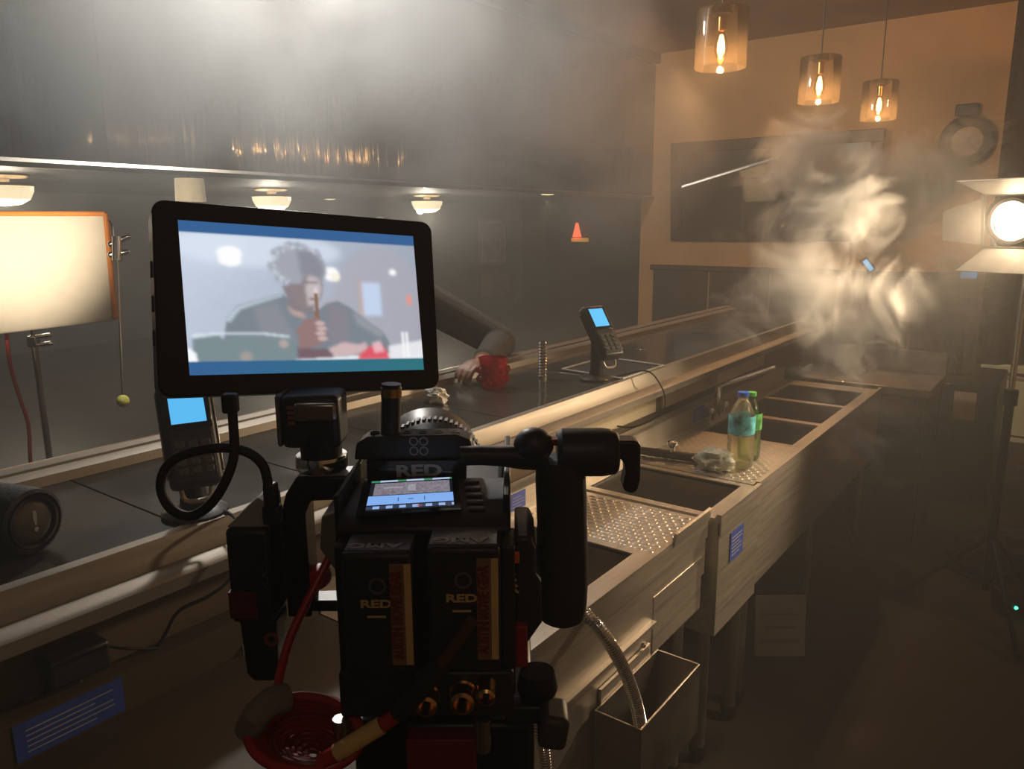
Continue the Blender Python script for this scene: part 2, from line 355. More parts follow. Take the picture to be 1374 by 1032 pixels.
# ------------------------------------------------------------------ bar counter
bar = thing('bar_counter', 'long bar counter with black tile top, steel drip ledge and wood rail', 'bar', (-1.5, 1.8, 0))
BY0, BY1 = -0.7, 4.6
MB().bb((-1.70, BY0, 0), (-1.31, BY1, 1.03)).build('bar_wall', DIE, bar)
MB().bb((-1.745, BY0, 1.03), (-1.262, BY1, 1.062)).build('top_bed', GROUT, bar)
joints = [0.693 + 0.325 * k for k in range(-4, 13)]; ys = [BY0] + [j for j in joints if BY0 < j < BY1] + [BY1]
for a, b in zip(ys[:-1], ys[1:]):
    if b - a > 0.02: MB().bb((-1.704, a + 0.0015, 1.055), (-1.262, b - 0.0015, 1.070)).build('tile', TILE, bar, 0.001, 1)
MB().prism([(-1.262, 1.072), (-1.238, 1.072), (-1.226, 1.046), (-1.212, 1.032), (-1.172, 1.030), (-1.165, 1.024), (-1.165, 1.002), (-1.171, 1.002), (-1.171, 1.018), (-1.214, 1.022), (-1.236, 1.036), (-1.262, 1.05)], BY0, BY1, 'xz').build('drip_ledge', STEELR, bar)
MB().prism([(-1.735, 1.098), (-1.706, 1.090), (-1.700, 1.070), (-1.745, 1.062), (-1.745, 1.098)], BY0, BY1, 'xz').build('inner_rail_strip', STEELR, bar)
MB().prism([(-1.768, 1.106), (-1.738, 1.103), (-1.736, 1.06), (-1.768, 1.05)], BY0, BY1, 'xz').build('rail_strip', STEELR, bar)
MB().prism([(-1.770, 1.104), (-1.800, 1.100), (-1.808, 1.085), (-1.803, 1.05), (-1.770, 1.04)], BY0, BY1, 'xz').build('arm_rail', WOODR, bar)
MB().bb((-1.312, BY0, 0.80), (-1.296, BY1, 1.02)).build('service_panel', DIE, bar)
for k in range(3): MB().bb((-1.298, 2.1 + k * 0.62, 0.885), (-1.285, 2.66 + k * 0.62, 0.985)).build('raceway_cover', CREAM, bar, 0.003)

# ------------------------------------------------------------------ underbar sinks
DZ = 0.80
def leg(mb_parent, x, y, top, name='leg'):
    l = MB().cyl((x, y, 0.05), (x, y, top), 0.021, seg=14).build(name, STEELD, mb_parent)
    MB().lathe([(0.0, 0.0), (0.017, 0.0), (0.024, 0.012), (0.026, 0.045), (0.021, 0.055), (0.0, 0.056)], (x, y, 0)).build('foot', BLACKM, l)
def sink(name, label, y0, y1, xf, basins, drains, apron, legs_y, back_top=0.872, lip=0.012, deckm=STEEL):
    t = thing(name, label, 'sink', (-1.0, (y0 + y1) / 2, 0), 'underbar sink units')
    xs = sorted({-1.215, xf} | {v for b in basins for v in b[:2]}); yy = sorted({y0, y1} | {v for b in basins for v in b[2:4]})
    mb = MB()
    for i in range(len(xs) - 1):
        for j in range(len(yy) - 1):
            cx, cy = (xs[i] + xs[i + 1]) / 2, (yy[j] + yy[j + 1]) / 2
            if any(b[0] < cx < b[1] and b[2] < cy < b[3] for b in basins): continue
            mb.bb((xs[i], yy[j], DZ - 0.012), (xs[i + 1], yy[j + 1], DZ))
    mb.build('deck', deckm, t)
    MB().prism([(xf - 0.016, DZ), (xf - 0.010, DZ + lip), (xf + 0.003, DZ + lip), (xf + 0.004, DZ - 0.05), (xf - 0.001, DZ - 0.05), (xf - 0.002, DZ - 0.001)], y0 + .0005, y1 - .0005, 'xz').build('front_rim', STEEL, t)
    MB().prism([(-1.230, DZ - 0.01), (-1.215, DZ - 0.01), (-1.215, back_top - 0.004), (-1.221, back_top), (-1.262, back_top), (-1.262, back_top - 0.004), (-1.230, back_top - 0.006)], y0 + .0005, y1 - .0005, 'xz').build('backsplash', deckm, t)
    MB().bb((xf - 0.006, y0 + .001, apron), (xf - 0.001, y1 - .001, DZ - 0.05)).build('front_panel', STEEL, t, 0.001)
    for y in (y0 + .001, y1 - .005): MB().bb((-1.2, y, apron), (xf - 0.006, y + 0.004, DZ - 0.012)).build('side_panel', STEEL, t)
    for b in basins:
        bs = MB().open_box((b[0] - .004, b[2] - .004, DZ - b[4]), (b[1] + .004, b[3] + .004, DZ - 0.003), 0.004).build('basin', STEELD, t, 0.002)
        MB().lathe([(0.0, 0.0055), (0.03, 0.0055), (0.036, 0.008), (0.03, 0.010), (0.012, 0.007), (0.0, 0.007)], ((b[0] + b[1]) / 2, (b[2] + b[3]) / 2, DZ - b[4])).build('drain', CHROME, bs)
    for x0, x1, a, b in drains:
        mb = MB(); r = 0; y = a
        while y < b:
            x = x0 + (0.014 if r % 2 else 0)
            while x < x1 - 0.01:
                mb.add([(x, y, DZ), (x + 0.022, y, DZ), (x + 0.022, y + 0.009, DZ), (x, y + 0.009, DZ), (x + 0.003, y + 0.003, DZ + 0.0022), (x + 0.019, y + 0.003, DZ + 0.0022), (x + 0.019, y + 0.006, DZ + 0.0022), (x + 0.003, y + 0.006, DZ + 0.0022)],
                       [(0, 1, 5, 4), (1, 2, 6, 5), (2, 3, 7, 6), (3, 0, 4, 7), (4, 5, 6, 7)]); x += 0.030
            y += 0.020; r += 1
        tag(mb.build('drainboard_studs', STEEL, t, weld=False), kind='stuff')
    for y in legs_y:
        leg(t, xf - 0.05, y, apron + 0.01); leg(t, -1.15, y, apron + 0.01)
    return t
s0 = sink('underbar_drainboard', 'stainless drainboard unit with a large blue film label on its backsplash', -0.7, 0.945, -0.765, [], [], 0.62, (-0.6, 0.85), deckm=SHADESTEEL)
sA = sink('ice_bin_sink', 'stainless ice bin with deep dark well and studded drainboard beside it', 0.95, 1.925, -0.765, [(-1.14, -0.825, 1.00, 1.605, 0.32)], [(-1.20, -0.79, 1.635, 1.91)], 0.64, (1.0, 1.86))
MB().bb((-0.772, 0.951, 0.30), (-0.766, 1.60, 0.628)).build('lower_panel', STEEL, sA, 0.001)
MB().prism([(-0.768, 0.628), (-0.752, 0.632), (-0.752, 0.642), (-0.768, 0.642)], 0.951, 1.60, 'xz').build('panel_ridge', STEEL, sA)
MB().bb((-0.770, 1.605, 0.545), (-0.764, 1.90, 0.70)).build('drain_apron', STEEL, sA, 0.001)
MB().lathe([(0, 0), (0.007, 0), (0.007, 0.006), (0.004, 0.010), (0, 0.011)], (-0.764, 1.545, 0.60), (1, 0, 0), 12).build('screw', CHROME, sA)
MB().prism([(-0.768, 0.80), (-0.758, 0.80), (-0.752, 0.835), (-0.760, 0.837)], 1.70, 1.925, 'xz').build('splash_lip', STEEL, sA)
sB = sink('dump_sink', 'single stainless dump sink standing proud of its neighbours with a blue label', 1.945, 2.275, -0.735, [(-1.17, -0.79, 1.975, 2.25, 0.25)], [], 0.445, (1.985, 2.235))
sC = sink('three_compartment_sink', 'long stainless sink with three basins and a studded drainboard under the water bottle', 2.285, 4.02, -0.745, [(-1.15, -0.80, 2.80, 3.14, 0.25), (-1.15, -0.80, 3.18, 3.52, 0.25), (-1.15, -0.80, 3.56, 3.90, 0.25)], [(-1.19, -0.77, 2.31, 2.78)], 0.46, (2.33, 3.1, 3.95))
# blue labels stuck on the steel
def sticker(parent, p, ex, ez, lines=6, name='blue_label'):
    p, ex, ez = Vector(p), Vector(ex), Vector(ez); n = ex.cross(ez).normalized()
    q = [p, p + ex, p + ex + ez, p + ez]
    o = MB().add(q + [v + n * 0.0008 for v in q], [(0, 1, 2, 3), (4, 5, 6, 7), (0, 1, 5, 4), (1, 2, 6, 5), (2, 3, 7, 6), (3, 0, 4, 7)]).build(name, BLUEF, parent)
    mb = MB()
    for k in range(lines):
        b0 = p + ez * (0.16 + 0.72 * k / lines) + n * 0.0009; w = 0.8 if k % 3 else 0.62
        mb.add([b0 + ex * 0.1, b0 + ex * (0.1 + w), b0 + ex * (0.1 + w) + ez * 0.035, b0 + ex * 0.1 + ez * 0.035], [(0, 1, 2, 3)])
    tag(mb.build('print_lines', GREYP, o), kind='stuff'); return o
sticker(s0, (-1.2145, 0.37, 0.805), (0, 0.165, 0), (0, 0, 0.062), 5)
sticker(sA, (-1.2145, 1.62, 0.815), (0, 0.07, 0), (0, 0, 0.05), 4)
sticker(sC, (-1.2145, 2.86, 0.808), (0, 0.11, 0), (0, 0, 0.058), 4)
sticker(sB, (-0.7335, 2.03, 0.642), (0, 0.10, 0), (0, 0, 0.09), 6)
# speed rail trough hung on the ice bin front
tr = thing('speed_rail', 'open stainless bottle trough hung on the ice bin front', 'trough', (-0.70, 1.46, 0.375))
MB().open_box((-0.757, 1.31, 0.375), (-0.642, 1.617, 0.557), 0.004).build('trough', STEELD, tr, 0.001)
MB().bb((-0.764, 1.34, 0.50), (-0.757, 1.58, 0.59)).build('hanger_plate', STEEL, tr)

# hand sink counter at the aisle end, with gooseneck
hs = thing('back_counter', 'dark counter across the aisle end in the smoke', 'counter', (-0.85, 4.4, 0))
MB().bb((-1.22, 4.16, 0.0), (-0.56, 4.60, 0.76)).build('cabinet', BLACKM, hs, 0.004)
MB().bb((-1.235, 4.13, 0.76), (-0.545, 4.62, 0.80)).build('worktop', STEELD, hs, 0.004)
MB().bb((-1.235, 4.60, 0.80), (-0.545, 4.62, 0.92)).build('splash', STEELD, hs, 0.002)
for x in (-1.21, -0.88): MB().bb((x, 4.150, 0.08), (x + 0.31, 4.16, 0.74)).build('cabinet_door', BLACKM, hs, 0.003)
gf = thing('gooseneck_faucet', 'arched chrome gooseneck faucet at the smoky aisle end', 'faucet', (-0.9, 4.45, 0.80))
MB().tube(bez([(-0.92, 4.45, 0.80), (-0.92, 4.45, 0.93), (-0.89, 4.45, 0.968), (-0.83, 4.44, 0.975), (-0.775, 4.43, 0.945), (-0.77, 4.43, 0.91)], 8), 0.010, 10).build('spout', CHROME, gf)
MB().lathe([(0, 0), (0.03, 0), (0.03, 0.01), (0.014, 0.02), (0.0, 0.02)], (-0.92, 4.45, 0.80)).build('base_flange', CHROME, gf)
# faucet on the long sink
fc = thing('sink_faucet', 'chrome swing faucet above the first basin behind the water bottle', 'faucet', (-1.19, 3.05, 0.80))
MB().cyl((-1.19, 3.05, 0.80), (-1.19, 3.05, 0.93), 0.013).build('riser', CHROME, fc)
p1 = aty(1040, 493, 3.15); MB().tube(bez([(-1.19, 3.05, 0.93), (-1.16, 3.06, 0.945), tuple(p1)], 6), 0.009, 10).build('spout', CHROME, fc)
for y in (2.97, 3.13): MB().lathe([(0, 0), (0.018, 0), (0.016, 0.03), (0.022, 0.045), (0.018, 0.055), (0, 0.056)], (-1.19, y, 0.80), seg=12).build('tap_knob', CHROME, fc)

# white conduit box under the ledge
MBX = MB().box((-1.262, 3.30, 0.945), (0.045, 0.26, 0.07)); tag(MBX.build('conduit_box', CREAM, bevel=0.004, base=(-1.262, 3.3, 0.91)), 'pale conduit box fixed under the bar ledge above the sink faucet', 'box')

# ------------------------------------------------------------------ things on the sinks
def bottle(name, label, x, y, body, capm, h, r, labelm, liquid):
    t = thing(name, label, 'bottle', (x, y, DZ), 'plastic bottles on the drainboard')
    z = DZ + 0.0035
    MB().lathe([(0, 0), (r * .8, 0), (r, 0.012), (r, h * .30), (r * .95, h * .33), (r, h * .36), (r, h * .66), (r * .96, h * .70), (r * .55, h * .86), (r * .36, h * .90), (r * .36, h * .95), (0, h * .95)], (x, y, z), seg=20).build('body', body, t)
    c = MB().lathe([(0, h * .95), (r * .42, h * .945), (r * .42, h), (0, h)], (x, y, z), seg=16).build('cap', capm, t)
    lb = MB().lathe([(r * 1.01, h * .46), (r * 1.015, h * .46), (r * 1.015, h * .70 - .004), (r * 1.0, h * .70)], (x, y, z), seg=20).build('label_wrap', labelm, t)
    MB().lathe([(0, 0.003), (r * .93, 0.004), (r * .93, h * .42), (0, h * .42)], (x, y, z), seg=20).build('contents', liquid, t)
    return t
LBL = mat('bottle_label_blue_green', (0.10, 0.42, 0.50), 0.4, 0, 0.85, 30); LBG = mat('bottle_label_green', (0.12, 0.45, 0.12), 0.4, 0, 0.7, 30)
CAPB = mat('blue_cap', (0.02, 0.10, 0.55), 0.35); CAPG = mat('green_cap', (0.10, 0.45, 0.08), 0.35)
LIQ = thin_glass('pale_liquid', (0.96, 0.93, 0.80), 1.25); frost(LIQ, 0.10); frost(PET, 0.05)
bp_ = atz(992, 627, 0.80); bottle('water_bottle', 'clear water bottle with blue cap and blue green label on the drainboard', bp_.x, bp_.y, PET, CAPB, 0.255, 0.043, LBL, LIQ)
bottle('squash_bottle', 'clear bottle with green cap and green label behind the blue capped one', bp_.x - 0.008, bp_.y + 0.105, PETG, CAPG, 0.235, 0.038, LBG, LIQ)
# crumpled rag
def crumple(name, c, r, sc, m, label, cat, seed, amp=0.35):
    from mathutils import noise
    mb = MB().ball((0, 0, 0), r, 36, 22); off = Vector((seed * 3.1, seed, 0))
    for i, v in enumerate(mb.v):
        n = v.normalized(); k = 1 + amp * (noise.noise(n * 1.9 + off) + 0.6 * noise.noise(n * 4.2 + off) + 0.3 * noise.noise(n * 9 + off))
        q = Vector((n.x * r * k * sc[0], n.y * r * k * sc[1], n.z * r * k * sc[2])); q.z = max(q.z, -r * sc[2] * 0.6); mb.v[i] = q
    zm = min(v.z for v in mb.v)
    for v in mb.v: v += Vector((c[0], c[1], c[2] - zm))
    return tag(mb.build(name, m, base=c), label, cat)
rp = atz(955, 632, 0.80); crumple('cleaning_rag', (rp.x, rp.y + 0.02, DZ + .0036), 0.055, (1.15, 0.95, 0.75), RAG, 'crumpled greyish green rag on the drainboard beside the water bottle', 'rag', 3)
rp = atz(905, 618, 0.80)
st = thing('bar_strainer', 'dark steel bar tool with a round knob lying behind the dump sink', 'bar tool', (rp.x, rp.y, DZ))
MB().cap((rp.x - 0.15, rp.y - 0.02, DZ + 0.019), (rp.x + 0.09, rp.y + 0.015, DZ + 0.019), 0.014, 0.016, 12).build('tool_body', mat('dull_tool_metal', (0.12, 0.10, 0.085), 0.4, 0.8), st)
MB().lathe([(0, 0.02), (0.010, 0.02), (0.008, 0.045), (0.017, 0.055), (0.019, 0.066), (0.008, 0.072), (0, 0.072)], (rp.x - 0.01, rp.y + 0.0, DZ), seg=16).build('knob', CHROME, st)
# flexible metal hoses
def hose(name, pts, r, label, pitch=0.006):
    P = bez(pts, 16); L = [0.0]
    for a, b in zip(P[:-1], P[1:]): L.append(L[-1] + (b - a).length)
    n = int(L[-1] / (pitch / 4)); Q = []; j = 0
    for i in range(n + 1):
        d = L[-1] * i / n
        while j < len(L) - 2 and L[j + 1] < d: j += 1
        Q.append(P[j].lerp(P[j + 1], (d - L[j]) / max(1e-9, L[j + 1] - L[j])))
    cnt = [0]
    def rf(t): k = round(t * n) % 4; return r * (1.0 if k in (1, 2) else 0.86)
    return tag(MB().tube(Q, rf, 14).build(name, CHROME, base=Q[0]), label, 'hose', 'flexible steel hoses at the ice bin')
H = lambda x, y, X: tuple(atx(x, y, X))
def fl_(x, y, X, dx=0.0, dy=0.0): q = atx(x, y, X); return (X + dx, q.y + dy, 0.016)
hose('steel_hose', [H(640, 735, -1.205), H(672, 752, -1.08), H(700, 765, -0.95), H(735, 790, -0.90), H(768, 812, -0.83), H(790, 828, -0.755), H(815, 858, -0.71), H(840, 905, -0.685), H(856, 955, -0.67), H(862, 1010, -0.665), H(862, 1100, -0.66), H(855, 1180, -0.65), fl_(855, 1180, -0.62, 0.0, 0.02), fl_(855, 1180, -0.50, 0.0, 0.12)], 0.0145, 'ribbed steel hose bending over the ice bin front rim')
hose('steel_hose', [H(700, 915, -0.760), H(708, 922, -0.715), H(722, 975, -0.69), H(731, 1020, -0.685), H(735, 1100, -0.68), H(735, 1200, -0.68), fl_(735, 1200, -0.66, 0, 0.01), fl_(735, 1200, -0.56, 0, -0.06)], 0.0115, 'short ribbed steel hose hanging below the film camera lever block')
# card leaning under the sinks
cp = atz(1020, 880, 0.0)
cd = thing('card_sign', 'white printed card standing on the floor behind the sink legs', 'card', (cp.x, cp.y, 0))
R_ = Matrix.Rotation(YAW, 3, 'Z') @ Matrix.Rotation(-0.12, 3, 'X')
MB().box((cp.x + 0.05, cp.y + 0.05, 0.118), (0.19, 0.012, 0.235), R_).build('card', CARD, cd, 0.002)
for z, w in ((0.165, 0.14), (0.115, 0.12), (0.06, 0.15)): MB().box(Vector((cp.x + 0.05, cp.y + 0.05, 0.118)) + R_ @ Vector((0, -0.0065, z - 0.118)), (w, 0.001, 0.012), R_).build('print_bar', mat('faded_print', (0.25, 0.2, 0.17), 0.7), cd)

# ------------------------------------------------------------------ things on the bar
def reader(name, label, x, y, face, tilt, hgt):
    t = thing(name, label, 'card reader', (x, y, 1.070), 'card terminals on the bar', world=False, rotz=face)   # local +x faces the user
    MB().lathe([(0, 0), (0.060, 0), (0.060, 0.006), (0.045, 0.014), (0.022, 0.020), (0, 0.021)], seg=28).build('base', BLACKM, t)
    MB().lathe([(0, 0.018), (0.026, 0.018), (0.022, 0.05), (0.021, hgt - 0.02), (0.0, hgt - 0.02)], seg=18).build('post', BLACKM, t)
    R = Matrix.Rotation(tilt, 3, 'Y'); c = Vector((0.022, 0, hgt + 0.012))      # local body: length on x' (down the slope), thickness z'
    MB().box(c, (0.205, 0.090, 0.040), R).build('body', BLACK, t, 0.012, 3)
    MB().box(c + R @ Vector((-0.01, 0, -0.022)), (0.11, 0.066, 0.020), R).build('cradle', BLACKM, t, 0.005)
    bz = MB().box(c + R @ Vector((-0.046, 0, 0.0205)), (0.088, 0.078, 0.002), R).build('screen_bezel', BLACKG, t, 0.001)
    sc_ = MB().box(c + R @ Vector((-0.048, 0, 0.0220)), (0.070, 0.060, 0.001), R).build('screen', BLUESCR, bz)
    kp = MB().box(c + R @ Vector((0.050, 0, 0.0205)), (0.072, 0.070, 0.002), R).build('keypad', mat('keypad_grey', (0.03, 0.03, 0.033), 0.5), t, 0.001)
    for i in range(4):
        for j in range(3): MB().box(c + R @ Vector((0.026 + i * 0.0165, -0.022 + j * 0.022, 0.0228)), (0.011, 0.016, 0.003), R).build('key', BATTOP, kp, 0.001, 1)
    mt = [c + R @ Vector(v) for v in ((0.075, -0.028, -0.010), (0.100, -0.026, -0.022), (0.118, -0.020, -0.028), (0.122, 0, -0.029), (0.118, 0.020, -0.028), (0.100, 0.026, -0.022), (0.075, 0.028, -0.010))]
    MB().tube(bez(mt, 5), 0.0045, 8).build('guard_loop', STEEL, t)
    for s in (-1, 1): MB().box(c + R @ Vector((0, s * 0.0465, 0.0)), (0.16, 0.003, 0.028), R).build('side_arm', STEELD if s > 0 else BLACKM, t, 0.001)
    return t
b1 = atz(800, 509, 1.07); reader('card_terminal', 'card terminal on a post with a blue screen, thin cable looping over the ledge', b1.x, b1.y, math.radians(-20), math.radians(52), 0.155)
b2 = atz(262, 688, 1.07); reader('card_terminal', 'card terminal with a blue screen standing behind the film monitor, near the loudspeaker', b2.x, b2.y, math.atan2(-b2.y, -b2.x) + 0.12, math.radians(62), 0.150)
# bar mat under the first terminal
q = [atz(754, 497, 1.07), atz(835, 510, 1.07), atz(890, 492, 1.07)]
q.append(q[0] + q[2] - q[1])
bm_ = thing('bar_mat', 'flat black bar mat with a pale edge under the card terminal', 'mat', tuple((q[0] + q[2]) / 2))
def flat(qs, z0, z1): return MB().add([(v.x, v.y, z0) for v in qs] + [(v.x, v.y, z1) for v in qs], [(0, 1, 2, 3), (4, 5, 6, 7), (0, 1, 5, 4), (1, 2, 6, 5), (2, 3, 7, 6), (3, 0, 4, 7)])
flat(q, 1.0702, 1.0715).build('mat_sheet', RUBBER, bm_)
for a, b in ((0, 1), (1, 2), (2, 3), (3, 0)): MB().cyl((q[a].x, q[a].y, 1.0745), (q[b].x, q[b].y, 1.0745), 0.004, seg=8).build('pale_edge', mat('pale_edge', (0.45, 0.43, 0.40), 0.5), bm_)
# cables
def cable(name, pts, r, m, label, group=None):
    P = bez(pts, 10); return tag(MB().tube(P, r, 8).build(name, m, base=P[0]), label, 'cable', group)
cable('thin_cable', [(b1.x + 0.05, b1.y + 0.06, 1.078), tuple(atx(868, 498, -1.20)), tuple(atx(888, 520, -1.15)), tuple(atx(892, 545, -1.14)), tuple(atx(878, 562, -1.17)), tuple(atx(850, 573, -1.22)), tuple(atx(828, 572, -1.28))], 0.0028, RUBBER, 'thin black cable looping from the card terminal over the steel ledge', 'thin cables')
cable('thin_cable', [(b2.x + 0.05, b2.y + 0.0, 1.075), tuple(atz(300, 686, 1.075)), tuple(atx(318, 700, -1.19)), tuple(atx(321, 735, -1.15)), tuple(atx(310, 775, -1.14)), tuple(atx(280, 800, -1.15)), tuple(atx(240, 820, -1.19)), tuple(atx(222, 850, -1.24)), tuple(atx(208, 874, -1.25))], 0.0032, RUBBER, 'thin black cable hanging from the bar ledge beside the power adapter', 'thin cables')
ap = atx(100, 892, -1.262)
ad = thing('power_adapter', 'black plug-in power adapter on the panel under the bar ledge', 'adapter', (ap.x, ap.y, ap.z))
MB().box((ap.x, ap.y, ap.z + 0.008), (0.055, 0.095, 0.05)).build('adapter_body', BLACK, ad, 0.006)
MB().box((ap.x + 0.004, ap.y - 0.025, ap.z - 0.037), (0.030, 0.055, 0.042)).build('plug', BLACK, ad, 0.004)
cable('adapter_cable', [(ap.x + 0.02, ap.y + 0.045, ap.z + 0.02), tuple(atx(165, 870, -1.25)), tuple(atx(215, 870, -1.24)), tuple(atx(270, 862, -1.23)), tuple(atx(320, 862, -1.22)), tuple(atx(328, 890, -1.20)), tuple(atx(345, 932, -1.17))], 0.0025, RUBBER, 'thin dark cable running from the power adapter along the backsplash')
# loudspeaker: cylinder lying on the bar
e = atz(35, 742, 1.07); ax = Vector((0.95, 0.30, 0)).normalized()
R0 = 0.056; ce = atz(45, 700, 1.07 + R0)
sp = thing('loudspeaker', 'black cylindrical portable loudspeaker lying on the bar top', 'speaker', (ce.x, ce.y, 1.07))
MB().lathe([(0, -0.26), (R0 * .8, -0.26), (R0 * .97, -0.245), (R0, -0.22), (R0, -0.02), (R0 * .97, 0.0), (R0 * .86, 0.004), (R0 * .80, -0.006), (0, -0.006)], ce, ax, 36).build('speaker_body', mat('speaker_cloth', (0.016, 0.017, 0.019), 0.7, 0, 0.3, 200, 0.2), sp)
MB().lathe([(0, 0.004), (R0 * .50, 0.003), (R0 * .66, -0.004), (0, -0.005)], ce, ax, 32).build('passive_radiator', mat('radiator_grey', (0.20, 0.20, 0.20), 0.35, 0.6), sp)
MB().lathe([(R0 * .66, -0.006), (R0 * .70, 0.004), (R0 * .78, 0.004), (R0 * .80, -0.006)], ce, ax, 32).build('surround', RUBBER, sp)
sd = Vector((0, 0, 1)).cross(ax).normalized(); text('emblem', '!', 0.050, ce + ax * 0.0045, sd, (0, 0, 1), WHITEP, sp, 0.9, 0.001)
for k in (-1, 1): MB().box(ce - ax * (0.13 + k * 0.07) - Vector((0, 0, R0 - 0.003)), (0.03, 0.03, 0.006)).build('rubber_foot', RUBBER, sp)
# red tumbler, slim ribbed tube, tissue
rc = atz(662, 519, 1.07); t = thing('red_tumbler', 'faceted red glass tumbler on the bar in front of the elbow', 'tumbler', (rc.x, rc.y, 1.07))
r1 = 0.046
mb = MB(); N = 12; prof = [(0.0, 0.0), (0.036, 0.0), (0.043, 0.012), (0.050, 0.045), (0.046, 0.075), (0.051, 0.100), (0.047, 0.100), (0.040, 0.03), (0.0, 0.022)]
mb.lathe(prof, (rc.x, rc.y, 1.0702), seg=N); o = mb.build('cup', REDGL, t); o.data.polygons.foreach_set('use_smooth', [False] * len(o.data.polygons))
mb = MB()
for k in range(N):
    a = 2 * math.pi * (k + .5) / N
    for z, rr in ((0.03, .0485), (0.06, .0495)): mb.ball((rc.x + rr * math.cos(a), rc.y + rr * math.sin(a), 1.07 + z), 0.010, 6, 4, (1, 1, 1.3))
o = mb.build('cut_facets', REDGL, t); o.data.polygons.foreach_set('use_smooth', [False] * len(o.data.polygons))
tp = atz(728, 507, 1.07); t = thing('ribbed_tube', 'slim ribbed steel tube standing upright on the bar', 'tube', (tp.x, tp.y, 1.07))
MB().lathe([(0.0, 0.0), (0.0125, 0.0)] + [(0.0118 + (0.004 if k % 2 else 0), 0.003 + k * 0.0052) for k in range(24)] + [(0.0115, 0.129), (0.0115, 0.005), (0, 0.005)], (tp.x, tp.y, 1.0702), seg=20).build('tube_wall', CHROME, t)
MB().lathe([(0.0, 0.0), (0.017, 0.0), (0.017, 0.004), (0.012, 0.006)], (tp.x, tp.y, 1.0702), seg=20).build('tube_base', CHROME, t)
q = atz(585, 540, 1.07); crumple('crumpled_tissue', (q.x, q.y, 1.0703), 0.034, (1.3, 0.9, 0.8), TISSUE, 'crumpled white tissue on the bar beside the film monitor', 'tissue', 8)

# ------------------------------------------------------------------ lamps
pend = []
def pendant():
    t = thing('pendant_lamp', '', 'lamp', (0, 0, 0), 'glass pendant lamps over the bar', world=False)
    R, Hh = 0.105, 0.115      # origin = shade centre
    MB().lathe([(0.02, Hh), (R * .96, Hh - .002), (R, Hh - .012), (R, -Hh), (R - .003, -Hh), (R - .003, Hh - .014), (R * .94, Hh - .006), (0.02, Hh - .004)], seg=40, close=True).build('glass_shade', PGLASS, t)
    MB().lathe([(0, Hh + .012), (0.04, Hh + .010), (0.043, Hh - .004), (0.043, Hh - .022), (0.03, Hh - .026), (0, Hh - .026)], seg=24).build('cap', DARKMET, t)
    MB().cyl((0, 0, Hh - .03), (0, 0, Hh - .085), 0.017, seg=16).build('socket', BRASS, t)
    b = MB().lathe([(0.012, Hh - .085), (0.016, Hh - .10), (0.026, Hh - .135), (0.027, Hh - .16), (0.018, Hh - .188), (0.0, Hh - .196)], seg=20).build('bulb', BGLASS, t)
    MB().lathe([(0, Hh - .098), (0.007, Hh - .102), (0.014, Hh - .135), (0.015, Hh - .162), (0.007, Hh - .180), (0, Hh - .183)], seg=14).build('filament', BULB, b)
    MB().cyl((0, 0, Hh), (0, 0, 0.845), 0.0035, seg=8).build('cord', BLACK, t)
    MB().lathe([(0, 0.859), (0.06, 0.859), (0.055, 0.84), (0.02, 0.83), (0, 0.83)], seg=24).build('ceiling_rose', DARKMET, t)
    return t
P0 = pendant()
for k, (px, py) in enumerate(((968, 52), (1100, 107), (1180, 135))):
    o = P0 if k == 0 else copy_tree(P0); p = atz(px, py, 2.35); o.location = p
    o['label'] = ['clear glass cylinder pendant lamp hanging over the card terminal, farthest from the amber wall', 'clear glass cylinder pendant lamp in the middle of the row of three', 'clear glass cylinder pendant lamp closest to the amber wall'][k]
    lamp('POINT', 'pendant_light', p + Vector((0, 0, -0.088)), 13, (1.0, 0.52, 0.20), size=0.012)
def chandelier():
    t = thing('chandelier', 'small crystal bowl ceiling light glowing in the dining room', 'ceiling light', (0, 0, 0), 'crystal ceiling lights of the dining room', world=False)
    MB().lathe([(0, 0.15), (0.20, 0.15), (0.21, 0.135), (0.18, 0.12), (0.06, 0.115), (0.05, 0.07), (0, 0.07)], seg=28).build('canopy', STEELD, t)
    MB().lathe([(0.235, 0.075), (0.245, 0.06), (0.235, 0.05), (0.225, 0.06)], seg=32, close=True).build('rim', BRASS, t)
    b = MB().lathe([(0.23, 0.06), (0.225, 0.01), (0.19, -0.06), (0.12, -0.10), (0, -0.115)], seg=20).build('crystal_bowl', CHAND, t); b.data.polygons.foreach_set('use_smooth', [False] * len(b.data.polygons))
    MB().ball((-0.07, -0.08, -0.075), 0.06, 12, 8).build('hot_bulb', CHANDB, t)
    return t
C0 = chandelier()
for k, (px, py) in enumerate(((573, 275), (365, 270), (5, 258))):
    o = C0 if k == 0 else copy_tree(C0); o.location = atz(px, py, 1.90)
    o['label'] = ['small crystal bowl ceiling light hanging near the framed posters', 'small crystal bowl ceiling light half hidden by the film monitor', 'small crystal bowl ceiling light above the bounce panel'][k]
    lamp('POINT', 'chandelier_light', o.location + Vector((0, 0, -0.2)), 60, (1.0, 0.88, 0.70), size=0.1)
